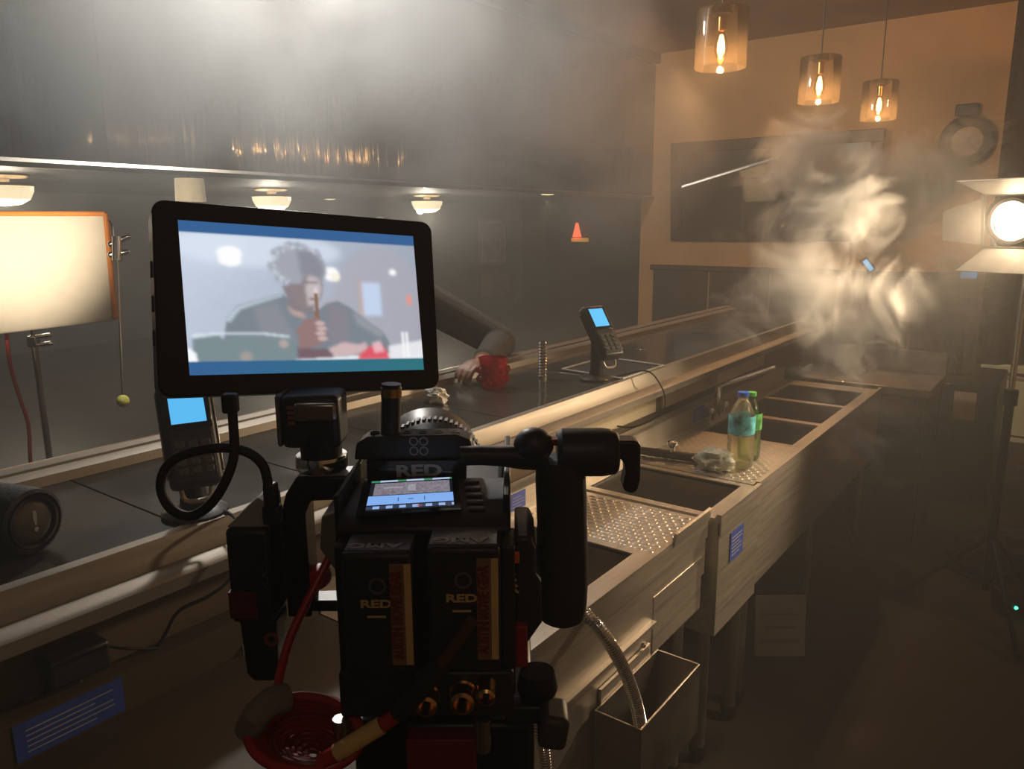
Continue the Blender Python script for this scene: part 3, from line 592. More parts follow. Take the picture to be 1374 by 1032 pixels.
for k, (px, py) in enumerate(((525, 248), (735, 261), (443, 268))):
    p = atz(px, py, 2.04) if k < 2 else atx(px, py, -10.3); p.z = 2.05
    t = thing('downlight', ['round recessed downlight in the low ceiling beside the crystal light near the posters', 'round recessed downlight in the low ceiling beyond the dark column', 'small round recessed downlight in the low ceiling between two crystal lights'][k], 'downlight', tuple(p), 'recessed downlights')
    MB().lathe([(0.09, 0.0), (0.13, -0.001), (0.13, -0.008), (0.09, -0.012)], p, seg=24, close=True).build('trim_ring', STEELD, t)
    MB().lathe([(0, -0.004), (0.092, -0.004), (0.092, -0.014), (0, -0.02)], p, seg=24).build('lens', RECESS, t)
    lamp('SPOT', 'downlight_beam', p + Vector((0, 0, -0.03)), 45, (1.0, 0.84, 0.62), p + Vector((0, 0, -2)), 0.06, 110, 0.6)
# a pale fabric wall sconce / lampshade in the dining room
p = atx(255, 255, -5.6); t = thing('drum_shade_lamp', 'pale pleated drum shade hanging from the low dining room ceiling', 'lamp', tuple(p))
MB().lathe([(0.105, 0.085), (0.112, -0.085), (0.108, -0.085), (0.101, 0.085)], p, seg=24, close=True).build('shade', mat('pale_shade', (0.75, 0.62, 0.42), 0.7, emit=(0.9, 0.72, 0.45), emit_s=0.25), t)
MB().cyl(p + Vector((0, 0, 0.075)), (p.x, p.y, 2.05), 0.012, seg=8).build('stem', DARKMET, t)
MB().lathe([(0, 0.08), (0.101, 0.08), (0.101, 0.074), (0, 0.074)], p, seg=24).build('diffuser', CREAM, t)

# fresnel film light on its stand
fp = atd(1360, 296, 2.8); tgt = Vector((-1.35, 1.0, 1.2)); dz = (tgt - fp).normalized(); rx = Vector((0, 0, 1)).cross(dz).normalized(); uy = dz.cross(rx)
def fl(a, b, c): return fp + rx * a + uy * b + dz * c
fr = thing('fresnel_light', 'lit fresnel film light with four open barn doors on a stand', 'film light', (fp.x, fp.y, 0.0))
MB().lathe([(0, -0.24), (0.07, -0.24), (0.09, -0.20), (0.09, -0.03), (0.098, -0.02), (0.098, 0.012), (0.076, 0.012), (0.070, -0.004), (0, -0.004)], fp, dz, 32).build('housing', BLACKM, fr)
MB().lathe([(0, 0.006), (0.045, 0.004), (0.070, -0.002), (0, -0.003)], fp, dz, 32).build('lens', LENSG, fr)
MB().lathe([(0.072, 0.006), (0.084, 0.006), (0.084, 0.016), (0.072, 0.016)], fp, dz, 32, close=True).build('lens_ring', BARN, fr)
fm = MB()
for sx in (-1, 1): fm.add([fl(sx * .092, -.1, .014), fl(sx * .104, -.1, .014), fl(sx * .104, .1, .014), fl(sx * .092, .1, .014), fl(sx * .092, -.1, .026), fl(sx * .104, -.1, .026), fl(sx * .104, .1, .026), fl(sx * .092, .1, .026)], [(0, 1, 2, 3), (4, 5, 6, 7), (0, 1, 5, 4), (1, 2, 6, 5), (2, 3, 7, 6), (3, 0, 4, 7)])
for sx in (-1, 1): fm.add([fl(-.1, sx * .092, .014), fl(-.1, sx * .104, .014), fl(.1, sx * .104, .014), fl(.1, sx * .092, .014), fl(-.1, sx * .092, .026), fl(-.1, sx * .104, .026), fl(.1, sx * .104, .026), fl(.1, sx * .092, .026)], [(0, 1, 2, 3), (4, 5, 6, 7), (0, 1, 5, 4), (1, 2, 6, 5), (2, 3, 7, 6), (3, 0, 4, 7)])
fm.build('door_frame', BARN, fr)
def leaf(base0, base1, tip0, tip1):
    n = (base1 - base0).cross(tip0 - base0).normalized() * 0.002; q = [base0, base1, tip1, tip0]
    MB().add([v - n for v in q] + [v + n for v in q], [(0, 1, 2, 3), (4, 5, 6, 7), (0, 1, 5, 4), (1, 2, 6, 5), (2, 3, 7, 6), (3, 0, 4, 7)]).build('barn_door', BARN, fr)
for s in (-1, 1):
    leaf(fl(s * .10, -.085, .03), fl(s * .10, .085, .03), fl(s * .195, -.055, .115), fl(s * .195, .055, .115))
    leaf(fl(-.085, s * .10, .03), fl(.085, s * .10, .03), fl(-.125, s * .165, .14), fl(.125, s * .165, .14))
yk = [fl(-.105, 0, -.10), fl(-.115, -.10, -.10), fl(-.08, -.17, -.10), fl(0, -.185, -.10), fl(.08, -.17, -.10), fl(.115, -.10, -.10), fl(.105, 0, -.10)]
MB().tube(bez(yk, 5), 0.008, 8).build('yoke', BLACKM, fr)
sb = fl(0, -.185, -.10)
MB().cyl((sb.x, sb.y, 0.9), (sb.x, sb.y, sb.z), 0.011, seg=12).build('stand_riser', CHROME, fr)
MB().cyl((sb.x, sb.y, 0.12), (sb.x, sb.y, 0.95), 0.017, seg=12).build('stand_column', BLACKM, fr)
MB().cyl((sb.x, sb.y, 0.90), (sb.x, sb.y, 0.96), 0.026, seg=12).build('stand_collar', BLACKM, fr)
gl_ = atz(1210, 797, 0.0)
a0 = math.atan2(gl_.y - sb.y, gl_.x - sb.x); rl = math.hypot(gl_.y - sb.y, gl_.x - sb.x)
for k in range(3):
    a = a0 + k * 2.0944; e = Vector((sb.x + rl * math.cos(a), sb.y + rl * math.sin(a), 0.012))
    lg = MB().cyl((sb.x + .02 * math.cos(a), sb.y + .02 * math.sin(a), 0.34), e, 0.011, 0.009, 10).build('stand_leg', BLACKM, fr); MB().cap(e - Vector((0, 0, .001)), e + Vector((.02 * math.cos(a), .02 * math.sin(a), 0)), 0.0115, seg=8).build('rubber_foot', RUBBER, lg)
    MB().cyl((sb.x, sb.y, 0.14), Vector((sb.x, sb.y, 0.34)).lerp(e, 0.5), 0.006, seg=8).build('stand_brace', BLACKM, fr)
lamp('SPOT', 'fresnel_beam', fp + dz * 0.03, 125, (1.0, 0.74, 0.46), tgt, 0.05, 84, 0.6)
# sandbag and ballast on the stand foot
q = atz(1345, 770, 0.0); crumple('sandbag', (q.x, q.y, 0.001), 0.16, (1.4, 0.9, 0.8), mat('sandbag_cloth', (0.012, 0.013, 0.014), 0.9, 0, 0.2, 40, 0.1), 'black sandbag slumped on the light stand legs', 'sandbag', 5, 0.25)
q = atz(1350, 822, 0.0); t = thing('light_ballast', 'black dimmer box with a green indicator light on the floor', 'dimmer', (q.x, q.y, 0))
Rz = Matrix.Rotation(YAW, 3, 'Z')
MB().box((q.x + 0.03, q.y + 0.03, 0.05), (0.16, 0.10, 0.095), Rz).build('case', BLACK, t, 0.008)
MB().ball(Vector((q.x + 0.03, q.y + 0.03, 0.055)) + Rz @ Vector((-0.035, -0.051, -0.01)), 0.007, 10, 6).build('indicator', GREENLED, t)

# ------------------------------------------------------------------ bounce panel on its stand
TL, TR_, BR_, BL_ = atd(-75, 287, 4.0), atd(142, 287, 4.0), atd(155, 428, 4.0), atd(-75, 455, 4.0)
bpn = thing('bounce_panel', 'white muslin bounce panel with orange edging, lit hot at the top', 'reflector', tuple((BL_ + BR_) / 2))
nrm = (TR_ - TL).cross(BL_ - TL).normalized()
def slab(qs, n, t0, t1): return MB().add([v + n * t0 for v in qs] + [v + n * t1 for v in qs], [(0, 1, 2, 3), (4, 5, 6, 7), (0, 1, 5, 4), (1, 2, 6, 5), (2, 3, 7, 6), (3, 0, 4, 7)])
slab([TL, TR_, BR_, BL_], nrm, -0.004, 0.004).build('muslin', MUSLIN, bpn)
for a, b in ((TL, TR_), (TR_, BR_), (BL_, TL)): MB().cyl(a, b, 0.014, seg=10).build('edging', ORANGE, bpn)
MB().cyl(BL_, BR_, 0.008, seg=10).build('hem', MUSLIN, bpn)
sx = atd(47, 470, 4.26); cs = thing('grip_stand', 'steel grip stand with clamp knob behind the bounce panel', 'stand', (sx.x, sx.y, 0))
MB().cyl((sx.x, sx.y, 0.1), (sx.x, sx.y, 1.02), 0.017, seg=12).build('column', STEELD, cs)
MB().cyl((sx.x, sx.y, 1.0), (sx.x, sx.y, 1.46), 0.012, seg=12).build('riser', CHROME, cs)
kn = MB().box((sx.x, sx.y, 0.985), (0.05, 0.05, 0.06), Rz).build('clamp', CHROME, cs, 0.006)
for z in (0.0, 0.045): MB().cap((sx.x + .02, sx.y + .01, 0.965 + z), (sx.x + 0.085, sx.y + 0.05, 0.975 + z), 0.011, 0.014, 10).build('knob', CHROME, kn)
ga = atd(152, 335, 4.06)
MB().cyl((sx.x, sx.y, 1.45), ga, 0.007, seg=10).build('arm', CHROME, cs)
MB().box((sx.x, sx.y, 1.45), (0.06, 0.06, 0.06), Rz).build('grip_head', CHROME, cs, 0.008)
for k in range(3):
    a = 0.9 + k * 2.0944; MB().tube([(sx.x, sx.y, 0.16 - .02 * k), (sx.x + .12 * math.cos(a), sx.y + .12 * math.sin(a), 0.13), (sx.x + .42 * math.cos(a), sx.y + .42 * math.sin(a), 0.012)], 0.011, 8).build('stand_leg', STEELD, cs)
# clamp and hanging rod with tennis ball
cl = thing('clamp_rod', 'thin rod with a yellow tennis ball on its end hanging from a grip head', 'rod', tuple(atd(165, 538, 4.0)))
g0 = atd(157, 330, 4.0); g1 = atd(165, 530, 4.0)
MB().cyl(g0, g1, 0.0075, seg=10).build('rod', CHROME, cl)
MB().ball(atd(165, 538, 4.0), 0.032, 20, 14).build('tennis_ball', mat('tennis_felt', (0.55, 0.52, 0.10), 0.9, 0, 0.1, 60, 0.2), cl)
for (a, b) in (((150, 328), (172, 318)), ((150, 342), (170, 338))):
    MB().cap(atd(*a, 4.0), atd(*b, 4.0), 0.022, 0.013, 12).build('knob', CHROME, cl)
MB().cyl(atd(157, 318, 3.99), atd(157, 350, 3.99), 0.025, seg=14).build('grip_disc', CHROME, cl)
MB().tube(bez([atd(143, 296, 4.0), atd(149, 300, 4.0), atd(152, 318, 4.0)], 6), 0.006, 8).build('wire_pin', CHROME, cl)
cable('red_power_cable', [tuple(atd(8, 440, 4.15)), tuple(atd(14, 490, 4.15)), tuple(atd(27, 535, 4.15)), tuple(atd(38, 570, 4.15)), tuple(atd(41, 620, 4.15)), (atd(41, 620, 4.15).x, atd(41, 620, 4.15).y, 0.15), (atd(41, 620, 4.15).x + .05, atd(41, 620, 4.15).y, 0.012), (atd(41, 620, 4.15).x + .3, atd(41, 620, 4.15).y - .2, 0.012)], 0.0105, REDC, 'red cable hanging down behind the bounce panel')

# ------------------------------------------------------------------ walls: mirror, posters, clock, curtain
m0, m1 = aty(907, 193, EY), aty(1192, 172, EY); zb = aty(907, 322, EY).z
mi = thing('wall_mirror', 'wide dark framed mirror on the amber wall reflecting the bounce panel', 'mirror', ((m0.x + m1.x) / 2, EY, zb))
zt = m0.z; xa, xb = m0.x, m1.x
FRM = mat('frame_wood', (0.045, 0.028, 0.018), 0.35, 0, 0.2, 6)
TM = Matrix.Translation((0, EY - 0.002, zb)) @ Matrix.Rotation(0.08, 4, 'X') @ Matrix.Translation((0, -(EY - 0.002), -zb))
def tilted(mb): mb.v = [TM @ v for v in mb.v]; return mb
tilted(MB().bb((xa + .10, EY - 0.03, zb + .10), (xb - .10, EY - 0.022, zt - .10))).build('mirror_glass', MIRROR, mi)
tilted(MB().bb((xa, EY - 0.022, zb), (xb, EY - 0.003, zt))).build('backing', DARKMET, mi)
for a, b in (((xa, zb), (xb, zb + .10)), ((xa, zt - .10), (xb, zt)), ((xa, zb + .10), (xa + .10, zt - .10)), ((xb - .10, zb + .10), (xb, zt - .10))): tilted(MB().bb((a[0], EY - 0.055, a[1]), (b[0], EY - 0.022, b[1]))).build('frame_bar', FRM, mi, 0.008)
# dark dado panelling below the mirror
dd = thing('dado_panelling', 'dark wood panelling on the amber wall below the mirror', 'panelling', (-1.2, EY, 0))
xx = FX + 0.05
while xx < 2.1:
    MB().bb((xx, EY - 0.025, 0.0), (xx + 0.58, EY - 0.001, 1.15)).build('panel', FRM, dd, 0.006); xx += 0.6
MB().bb((FX + 0.02, EY - 0.045, 1.15), (WX, EY - 0.001, 1.20)).build('cap_rail', FRM, dd, 0.006)
ck = aty(1298, 190, EY); t = thing('wall_clock', 'round dark rimmed wall clock on the amber wall', 'clock', (ck.x, EY, ck.z))
MB().lathe([(0.11, 0.0), (0.19, 0.0), (0.20, 0.03), (0.17, 0.05), (0.13, 0.04), (0.11, 0.02)], (ck.x, EY - 0.001, ck.z), (0, -1, 0), 32, close=True).build('rim', BLACKM, t)
MB().lathe([(0, 0.018), (0.115, 0.018), (0.115, 0.010), (0, 0.010)], (ck.x, EY - 0.001, ck.z), (0, -1, 0), 32).build('face', mat('clock_face', (0.45, 0.27, 0.13), 0.6), t)
for ang, ln in ((0.6, 0.06), (2.4, 0.09)): MB().cyl((ck.x, EY - 0.021, ck.z), (ck.x + ln * math.sin(ang), EY - 0.021, ck.z + ln * math.cos(ang)), 0.004, seg=6).build('hand', BLACK, t)
MB().bb((ck.x - 0.10, EY - 0.06, ck.z + 0.19), (ck.x + 0.06, EY - 0.001, ck.z + 0.28)).build('top_mount', BLACKM, t, 0.01)
# black cloth hung from a crossbar
c0, c1 = atd(1353, 8, 4.5), atd(1335, 495, 4.5)
cx0 = (c0.x + c1.x) / 2 - 0.02; cyy = (c0.y + c1.y) / 2
dirx = RGT.copy()
bc = thing('black_cloth', 'tall black cloth hanging from a crossbar behind the film light', 'cloth', (cx0, cyy, 0))
mb = MB(); n = 70; top = 2.83; bot = 0.74; rows = 2; vs = []
base = Vector((cx0, cyy, 0))
for z in (top, bot):
    for i in range(n + 1):
        s = 1.5 * i / n; w = 0.018 * math.sin(i * 0.9) + 0.01 * math.sin(i * 0.37 + 1)
        vs.append(base + dirx * s + FH * w + Vector((0, 0, z)))
k2 = [v + FH * 0.004 for v in vs]; N1 = n + 1
mb.add(vs + k2, [(i, i + 1, N1 + i + 1, N1 + i) for i in range(n)] + [(2 * N1 + i, 3 * N1 + i, 3 * N1 + i + 1, 2 * N1 + i + 1) for i in range(n)] + [(i, 2 * N1 + i, 2 * N1 + i + 1, i + 1) for i in range(n)] + [(N1 + i, N1 + i + 1, 3 * N1 + i + 1, 3 * N1 + i) for i in range(n)])
mb.build('cloth', mat('black_duvetyne', (0.010, 0.009, 0.010), 0.95, 0, 0.2, 30), bc)
MB().cyl(base + dirx * -0.03 + Vector((0, 0, 2.84)), base + dirx * 1.53 + Vector((0, 0, 2.84)), 0.018, seg=12).build('crossbar', BLACKM, bc)
pb = base + dirx * 1.45 + FH * 0.06
MB().cyl((pb.x, pb.y, 0), (pb.x, pb.y, 2.86), 0.018, seg=12).build('post', BLACKM, bc)
MB().lathe([(0, 0), (0.25, 0), (0.25, 0.012), (0.03, 0.03), (0, 0.03)], (pb.x, pb.y, 0)).build('base_plate', BLACKM, bc)
# posters and cupboard on the far dining wall
FW = -11.0
def framed(name, label, pa, pb_, fcol, pic, fw_=0.05):
    a, b = atx(*pa, FW), atx(*pb_, FW); y0, y1 = a.y, b.y; z1, z0 = a.z, b.z
    t = thing(name, label, 'poster', (FW, (y0 + y1) / 2, z0), 'framed posters of the dining room')
    MB().bb((FW, y0, z0), (FW + 0.03, y1, z1)).build('frame', fcol, t, 0.004)
    pc = MB().bb((FW + 0.03, y0 + fw_, z0 + fw_), (FW + 0.034, y1 - fw_, z1 - fw_)).build('mount', mat('pale_mount', (0.75, 0.68, 0.55), 0.6), t)
    MB().bb((FW + 0.0342, y0 + fw_ * 2, z0 + fw_ * 2.2), (FW + 0.036, y1 - fw_ * 2, z1 - fw_ * 2)).build('print', pic, pc)
framed('framed_poster', 'framed grey pink poster beside the narrower one on the dark dining wall', (642, 294), (672, 354), mat('poster_frame_tan', (0.35, 0.26, 0.13), 0.5), mat('poster_grey', (0.42, 0.32, 0.34), 0.6, 0, 0.5, 4))
framed('framed_poster', 'narrow framed black and white poster with pale border on the dark dining wall', (673, 300), (685, 353), mat('poster_frame_tan', (0.35, 0.26, 0.13), 0.5), mat('poster_black', (0.10, 0.09, 0.09), 0.6, 0, 0.9, 7))
a, b = atx(645, 368, FW), atx(684, 425, FW); t = thing('wood_cupboard', 'reddish wooden cupboard with a diagonal door moulding below the posters', 'cupboard', (FW, (a.y + b.y) / 2, 0))
CUP = mat('cupboard_wood', (0.26, 0.11, 0.06), 0.5, 0, 0.2, 6)
MB().bb((FW + 0.002, a.y, 0.0), (FW + 0.3, min(b.y, 14.3), a.z)).build('carcass', CUP, t, 0.004)
ym = (a.y + b.y) / 2
for s in (-1, 1): MB().cyl((FW + 0.305, ym - 0.3, (a.z + b.z) / 2 + s * 0.3), (FW + 0.305, ym + 0.2, (a.z + b.z) / 2), 0.018, seg=6).build('moulding', FRM, t)
a = aty(778, 318, 14.5); t = thing('red_wall_lamp', 'small red and amber wall lamp glowing through the haze', 'lamp', (a.x, 14.5, a.z))
MB().lathe([(0.10, 0.0), (0.03, 0.30), (0.0, 0.30)], (a.x, 14.38, a.z), seg=16).build('red_shade', REDLAMP, t)
MB().box((a.x + .05, 14.42, a.z - 0.06), (0.36, 0.14, 0.08)).build('bracket', mat('amber_glow', (1, 0.45, 0.1), 0.4, emit=(1, 0.4, 0.08), emit_s=0.5), t, 0.01)
a = atx(705, 350, -9.4); t = tag(MB().bb((-9.5, a.y - 0.25, 0), (-9.3, a.y + 0.6, 2.05)).build('column', DARKW, bevel=0.01, base=(-9.4, a.y, 0)), 'dark square column beside the framed posters', 'column', kind='structure')

# back appliances at the right
a = aty(1352, 577, 6.68); t = thing('beige_fridge', 'beige undercounter fridge with a chrome handle behind the light stand', 'fridge', (a.x, a.y + .25, 0))
MB().bb((a.x - 0.22, a.y, 0.0), (a.x + 0.40, a.y + 0.48, 0.56)).build('cabinet', BEIGE, t, 0.01)
MB().bb((a.x - 0.21, a.y - 0.03, 0.04), (a.x + 0.39, a.y, 0.45)).build('door', BEIGE, t, 0.008)
MB().tube(bez([(a.x - 0.10, a.y - 0.03, 0.50), (a.x - 0.09, a.y - 0.07, 0.505), (a.x + 0.05, a.y - 0.075, 0.505), (a.x + 0.09, a.y - 0.06, 0.48)], 5), 0.013, 8).build('handle', CHROME, t)
MB().bb((a.x - 0.25, a.y - 0.05, 0.0), (a.x + 0.42, a.y - 0.031, 0.03)).build('kick_plate', BEIGE, t)
t = thing('bottle_cooler', 'dark bottle cooler with a pale notice between the counter and the fridge', 'cooler', (-0.42, 5.2, 0))
MB().bb((-0.86, 4.95, 0.0), (-0.32, 5.5, 0.72)).build('cabinet', BLACKM, t, 0.01)
MB().bb((-0.855, 4.93, 0.06), (-0.60, 4.95, 0.70)).build('door', BLACKG, t, 0.004); MB().bb((-0.585, 4.93, 0.06), (-0.325, 4.95, 0.70)).build('door', BLACKG, t, 0.004)
MB().bb((-0.53, 4.925, 0.50), (-0.42, 4.929, 0.66)).build('notice', mat('tan_notice', (0.30, 0.22, 0.14), 0.6), t)
def pos(name, label, px, py, w, h, tilt, zc=0.80):
    p = aty(px, py, 5.15); t = thing(name, label, 'screen', (p.x, p.y, zc), 'small blue screens in the smoke')
    R = Matrix.Rotation(YAW * 0.6, 3, 'Z') @ Matrix.Rotation(tilt, 3, 'Y')
    MB().box(p + R @ Vector((0, 0.012, 0)), (w + 0.03, 0.02, h + 0.03), R).build('case', BLACK, t, 0.004)
    MB().box(p, (w, 0.002, h), R).build('screen', BLUESCR, t)
    MB().cyl((p.x, p.y + 0.03, zc), p + Vector((0, 0.02, -h * .3)), 0.016, seg=10).build('stem', BLACKM, t)
    MB().lathe([(0, 0), (0.07, 0), (0.07, 0.008), (0, 0.014)], (p.x, p.y + 0.03, zc)).build('foot', BLACKM, t)
pos('till_display', 'small wide blue display on a stem near the film light', 1300, 367, 0.085, 0.058, 0, 0.72)
t = thing('till_stand', 'dark till stand on the floor behind the counter end', 'stand', (-1.1, 5.2, 0))
MB().bb((-1.22, 5.05, 0.0), (-0.95, 5.35, 0.80)).build('pedestal', BLACKM, t, 0.008); MB().bb((-1.24, 5.03, 0.80), (-0.93, 5.37, 0.82)).build('top', BLACK, t, 0.004)
pos('till_display', 'narrow tilted blue display seen through the smoke over the counter', 1165, 356, 0.026, 0.075, math.radians(-38), 0.82)
# ------------------------------------------------------------------ seated person and stool
px_, py_ = -2.28, 1.93           # hips
stl = thing('bar_stool', 'bar stool with round leather seat under the seated person', 'stool', (px_, py_, 0))
MB().lathe([(0, 0.66), (0.17, 0.66), (0.185, 0.68), (0.185, 0.71), (0.16, 0.73), (0, 0.735)], (px_, py_, 0), seg=28).build('seat', LEATHER, stl)
for k in range(4):
    a = math.pi / 4 + k * math.pi / 2; MB().cyl((px_ + .12 * math.cos(a), py_ + .12 * math.sin(a), 0.66), (px_ + .22 * math.cos(a), py_ + .22 * math.sin(a), 0.0), 0.016, seg=10).build('leg', WOODR, stl)
MB().tube([(px_ + .19 * math.cos(k * .2618), py_ + .19 * math.sin(k * .2618), 0.24) for k in range(24)], 0.011, 8, closed=True).build('foot_ring', CHROME, stl)
pe = thing('person', 'seated person in a dark jacket leaning on the bar, one arm along the rail', 'person', (px_, py_, 0))
V = Vector
hip = V((px_, py_, 0.80)); chest = V((-2.17, 1.93, 1.20)); neckb = V((-2.10, 1.93, 1.345)); head = V((-2.00, 1.93, 1.462))
shL, shR = V((-2.11, 2.17, 1.345)), V((-2.13, 1.73, 1.325))
elL, elR = V((-1.80, 2.335, 1.155)), V((-1.83, 1.50, 1.160))
wrL, wrR = V((-1.68, 2.08, 1.128)), V((-1.78, 1.66, 1.23))
fd = V((1, 0, 0)); hp = V((0.985, 0, -0.17)).normalized()
mb = MB()
mb.ball(hip, 0.155, 20, 14, (0.95, 1.12, 0.85)); mb.cap(hip, chest, 0.125, 0.135); mb.ball(chest, 0.15, 20, 14, (0.82, 1.12, 1.0)); mb.cap(shL, shR, 0.062)
mb.cap(neckb, head - V((0.02, 0, 0.05)), 0.056, 0.053)
mb.ball(head + V((-0.012, 0, 0.025)), 0.098, 24, 16, (1.0, 0.80, 1.05)); mb.ball(head + V((0.030, 0, -0.045)), 0.068, 20, 14, (0.95, 0.86, 1.05)); mb.ball(head + V((0.055, 0, -0.092)), 0.026, 14, 10, (1, 1.2, .8))
mb.cap(head + V((0.088, 0, 0.012)), head + V((0.106, 0, -0.028)), 0.010, 0.015, 10)
for s in (-1, 1):
    mb.ball(head + V((0.098, s * 0.011, -0.032)), 0.009, 8, 6); mb.ball(head + V((-0.005, s * 0.082, -0.008)), 0.026, 12, 8, (0.7, 0.35, 1.15))
    mb.cap(head + V((0.080, s * 0.012, 0.030)), head + V((0.068, s * 0.048, 0.030)), 0.010, 0.009, 8); mb.ball(head + V((0.062, s * 0.042, -0.022)), 0.024, 10, 8)
mb.cap(head + V((0.088, -0.018, -0.062)), head + V((0.088, 0.018, -0.062)), 0.0085, seg=8); mb.cap(head + V((0.084, -0.015, -0.076)), head + V((0.084, 0.015, -0.076)), 0.0095, seg=8)
def arm(sh, el, wr):
    mb.cap(sh, el, 0.054, 0.041); mb.cap(el, wr, 0.043, 0.028)
arm(shL, elL, wrL); arm(shR, elR, wrR)
def fist(wr, dirv, upv, curl, hold=None):
    d = dirv.normalized(); u = (upv - d * upv.dot(d)).normalized(); s = d.cross(u)
    palm = wr + d * 0.055
    mb.box(palm, (0.001, 0.001, 0.001)); R = Matrix((d, s, u)).transposed()
    mb.ball(palm, 0.045, 16, 12, (1.05, 0.92, 0.42), R)
    for i, (off, ln) in enumerate(((-0.030, 0.066), (-0.010, 0.076), (0.011, 0.071), (0.030, 0.056))):
        a = palm + d * 0.034 + s * off; p = [a]; ang = 0.0
        for j, seg in enumerate((0.42, 0.32, 0.26)):
            ang += curl * (0.55 if j == 0 else 1.0); p.append(p[-1] + (d * math.cos(ang) - u * math.sin(ang)) * ln * seg)
        for j in range(3): mb.cap(p[j], p[j + 1], 0.0095 - j * 0.0008, 0.0087 - j * 0.0008, 10)
    a = palm - d * 0.018 - s * 0.034; b = a + d * 0.028 - s * 0.022 - u * 0.010; c = b + d * 0.030 + s * 0.004 - u * 0.012
    mb.cap(a, b, 0.0125, 0.011, 10); mb.cap(b, c, 0.011, 0.009, 10)
fist(wrL, V((0.15, -1, -0.05)), V((0, 0, 1)), 0.45); fist(wrR, V((0.35, 0.35, 0.95)), V((0.9, -0.2, -0.1)) * -1, 1.15)
for s in (-1, 1):
    hj = hip + V((0.02, s * 0.085, -0.02)); kn = V((-1.92, py_ + s * 0.15, 0.70)); an = V((-2.02, py_ + s * 0.14, 0.33))
    mb.cap(hj, kn, 0.085, 0.058); mb.cap(kn, an, 0.056, 0.038); mb.cap(an - V((0, 0, .03)), an + V((0.15, 0, -0.055)), 0.036, 0.028)
body = link('body', bake_remesh(mb, 0.0055, 3, 'body'), SKIN, pe)
# jacket
mb = MB()
mb.cap(hip + V((0, 0, 0.02)), chest, 0.148, 0.155); mb.ball(hip + V((0, 0, .03)), 0.175, 20, 14, (0.95, 1.12, 0.7)); mb.ball(chest, 0.17, 20, 14, (0.84, 1.14, 1.02)); mb.cap(shL, shR, 0.078)
mb.cap(shL.lerp(shR, .2), chest, .08, .11); mb.cap(shR.lerp(shL, .2), chest, .08, .11); mb.cap(neckb + V((-.02, 0, -.02)), neckb + V((-.015, 0, 0.028)), 0.072, 0.066)
for sh, el, wr in ((shL, elL, wrL), (shR, elR, wrR)):
    mb.cap(sh, el, 0.082, 0.066); mb.cap(el, el.lerp(wr, 0.86), 0.060, 0.042)
    for k in range(5):    # sleeve folds
        t = 0.2 + 0.16 * k; c = sh.lerp(el, t); d = (el - sh).normalized(); q = d.cross(V((0.3, 0.2, 1))).normalized()
        pts = [c + (q * math.cos(a) + d.cross(q) * math.sin(a)) * (0.072 - 0.014 * t) + d * 0.02 * math.sin(a + k) for a in [0.5 * j for j in range(8)]]
        mb.tube(pts, 0.009, 6)
jk = link('jacket', bake_remesh(mb, 0.007, 3, 'jacket'), JACKET, pe)
for s in (-1, 1):
    MB().add([neckb + V((0.045, s * .052, .020)), neckb + V((.060, s * .080, -.03)), chest + V((.150, s * .085, .06)), chest + V((.158, s * .035, -.07)), chest + V((.160, s * .02, -.02)), neckb + V((.055, s * .040, -.01))], [(0, 1, 2, 3, 4, 5)]).build('lapel', JACKET, jk)
mb = MB().cap(neckb + V((-.005, 0, -.03)), neckb + V((0.0, 0, 0.038)), 0.0640, 0.0600); mb.cap(chest + V((.05, 0, .02)), chest + V((.05, 0, .14)), 0.09, 0.075)
link('shirt', bake_remesh(mb, 0.006, 2, 'shirt'), SHIRT, pe)
mb = MB(); mb.ball(hip, 0.165, 20, 12, (0.97, 1.12, 0.85))
for s in (-1, 1):
    hj = hip + V((0.02, s * 0.085, -0.02)); kn = V((-1.92, py_ + s * 0.15, 0.70)); an = V((-2.02, py_ + s * 0.14, 0.33)); mb.cap(hj, kn, 0.096, 0.070); mb.cap(kn, an, 0.068, 0.055)
link('trousers', bake_remesh(mb, 0.007, 3, 'trousers'), TROUS, pe)
for s in (-1, 1):
    an = V((-2.02, py_ + s * 0.14, 0.33)); mb = MB().cap(an - V((0.03, 0, .035)), an + V((0.16, 0, -0.058)), 0.045, 0.036); mb.ball(an, .046)
    link('shoe', bake_remesh(mb, 0.006, 2, 'shoe'), LEATHER, pe)
# curly hair as one cap of small curls
mb = MB(); mb.ball(head + V((-0.026, 0, 0.045)), 0.105, 20, 14, (1.0, 0.88, 1.0)); rnd = random.Random(4)
for k in range(230):
    z = rnd.uniform(-0.35, 1); a = rnd.uniform(0, 2 * math.pi); rr = math.sqrt(1 - z * z); n = V((rr * math.cos(a), rr * math.sin(a), z))
    if n.x > 0.55 and n.z < 0.45: continue
    mb.ball(head + V((-0.026, 0, 0.045)) + V((n.x * .108, n.y * .096, n.z * .108)), rnd.uniform(0.013, 0.022), 8, 6)
link('hair', bake_remesh(mb, 0.006, 1, 'hair'), HAIR, pe)
EYE = mat('eye_white', (0.7, 0.68, 0.64), 0.2); IRIS = mat('iris_dark', (0.03, 0.015, 0.01), 0.15)
for s in (-1, 1):
    e = MB().ball(head + V((0.070, s * 0.031, 0.008)), 0.0125, 14, 10).build('eye', EYE, pe); MB().ball(head + V((0.079, s * 0.031, 0.005)), 0.0058, 10, 8).build('iris', IRIS, e)
MB().cyl(wrL + V((0.02, -.004, 0)).normalized() * 0 + (elL - wrL).normalized() * 0.008, wrL + (elL - wrL).normalized() * 0.026, 0.0335, seg=20).build('wristwatch', CHROME, pe)
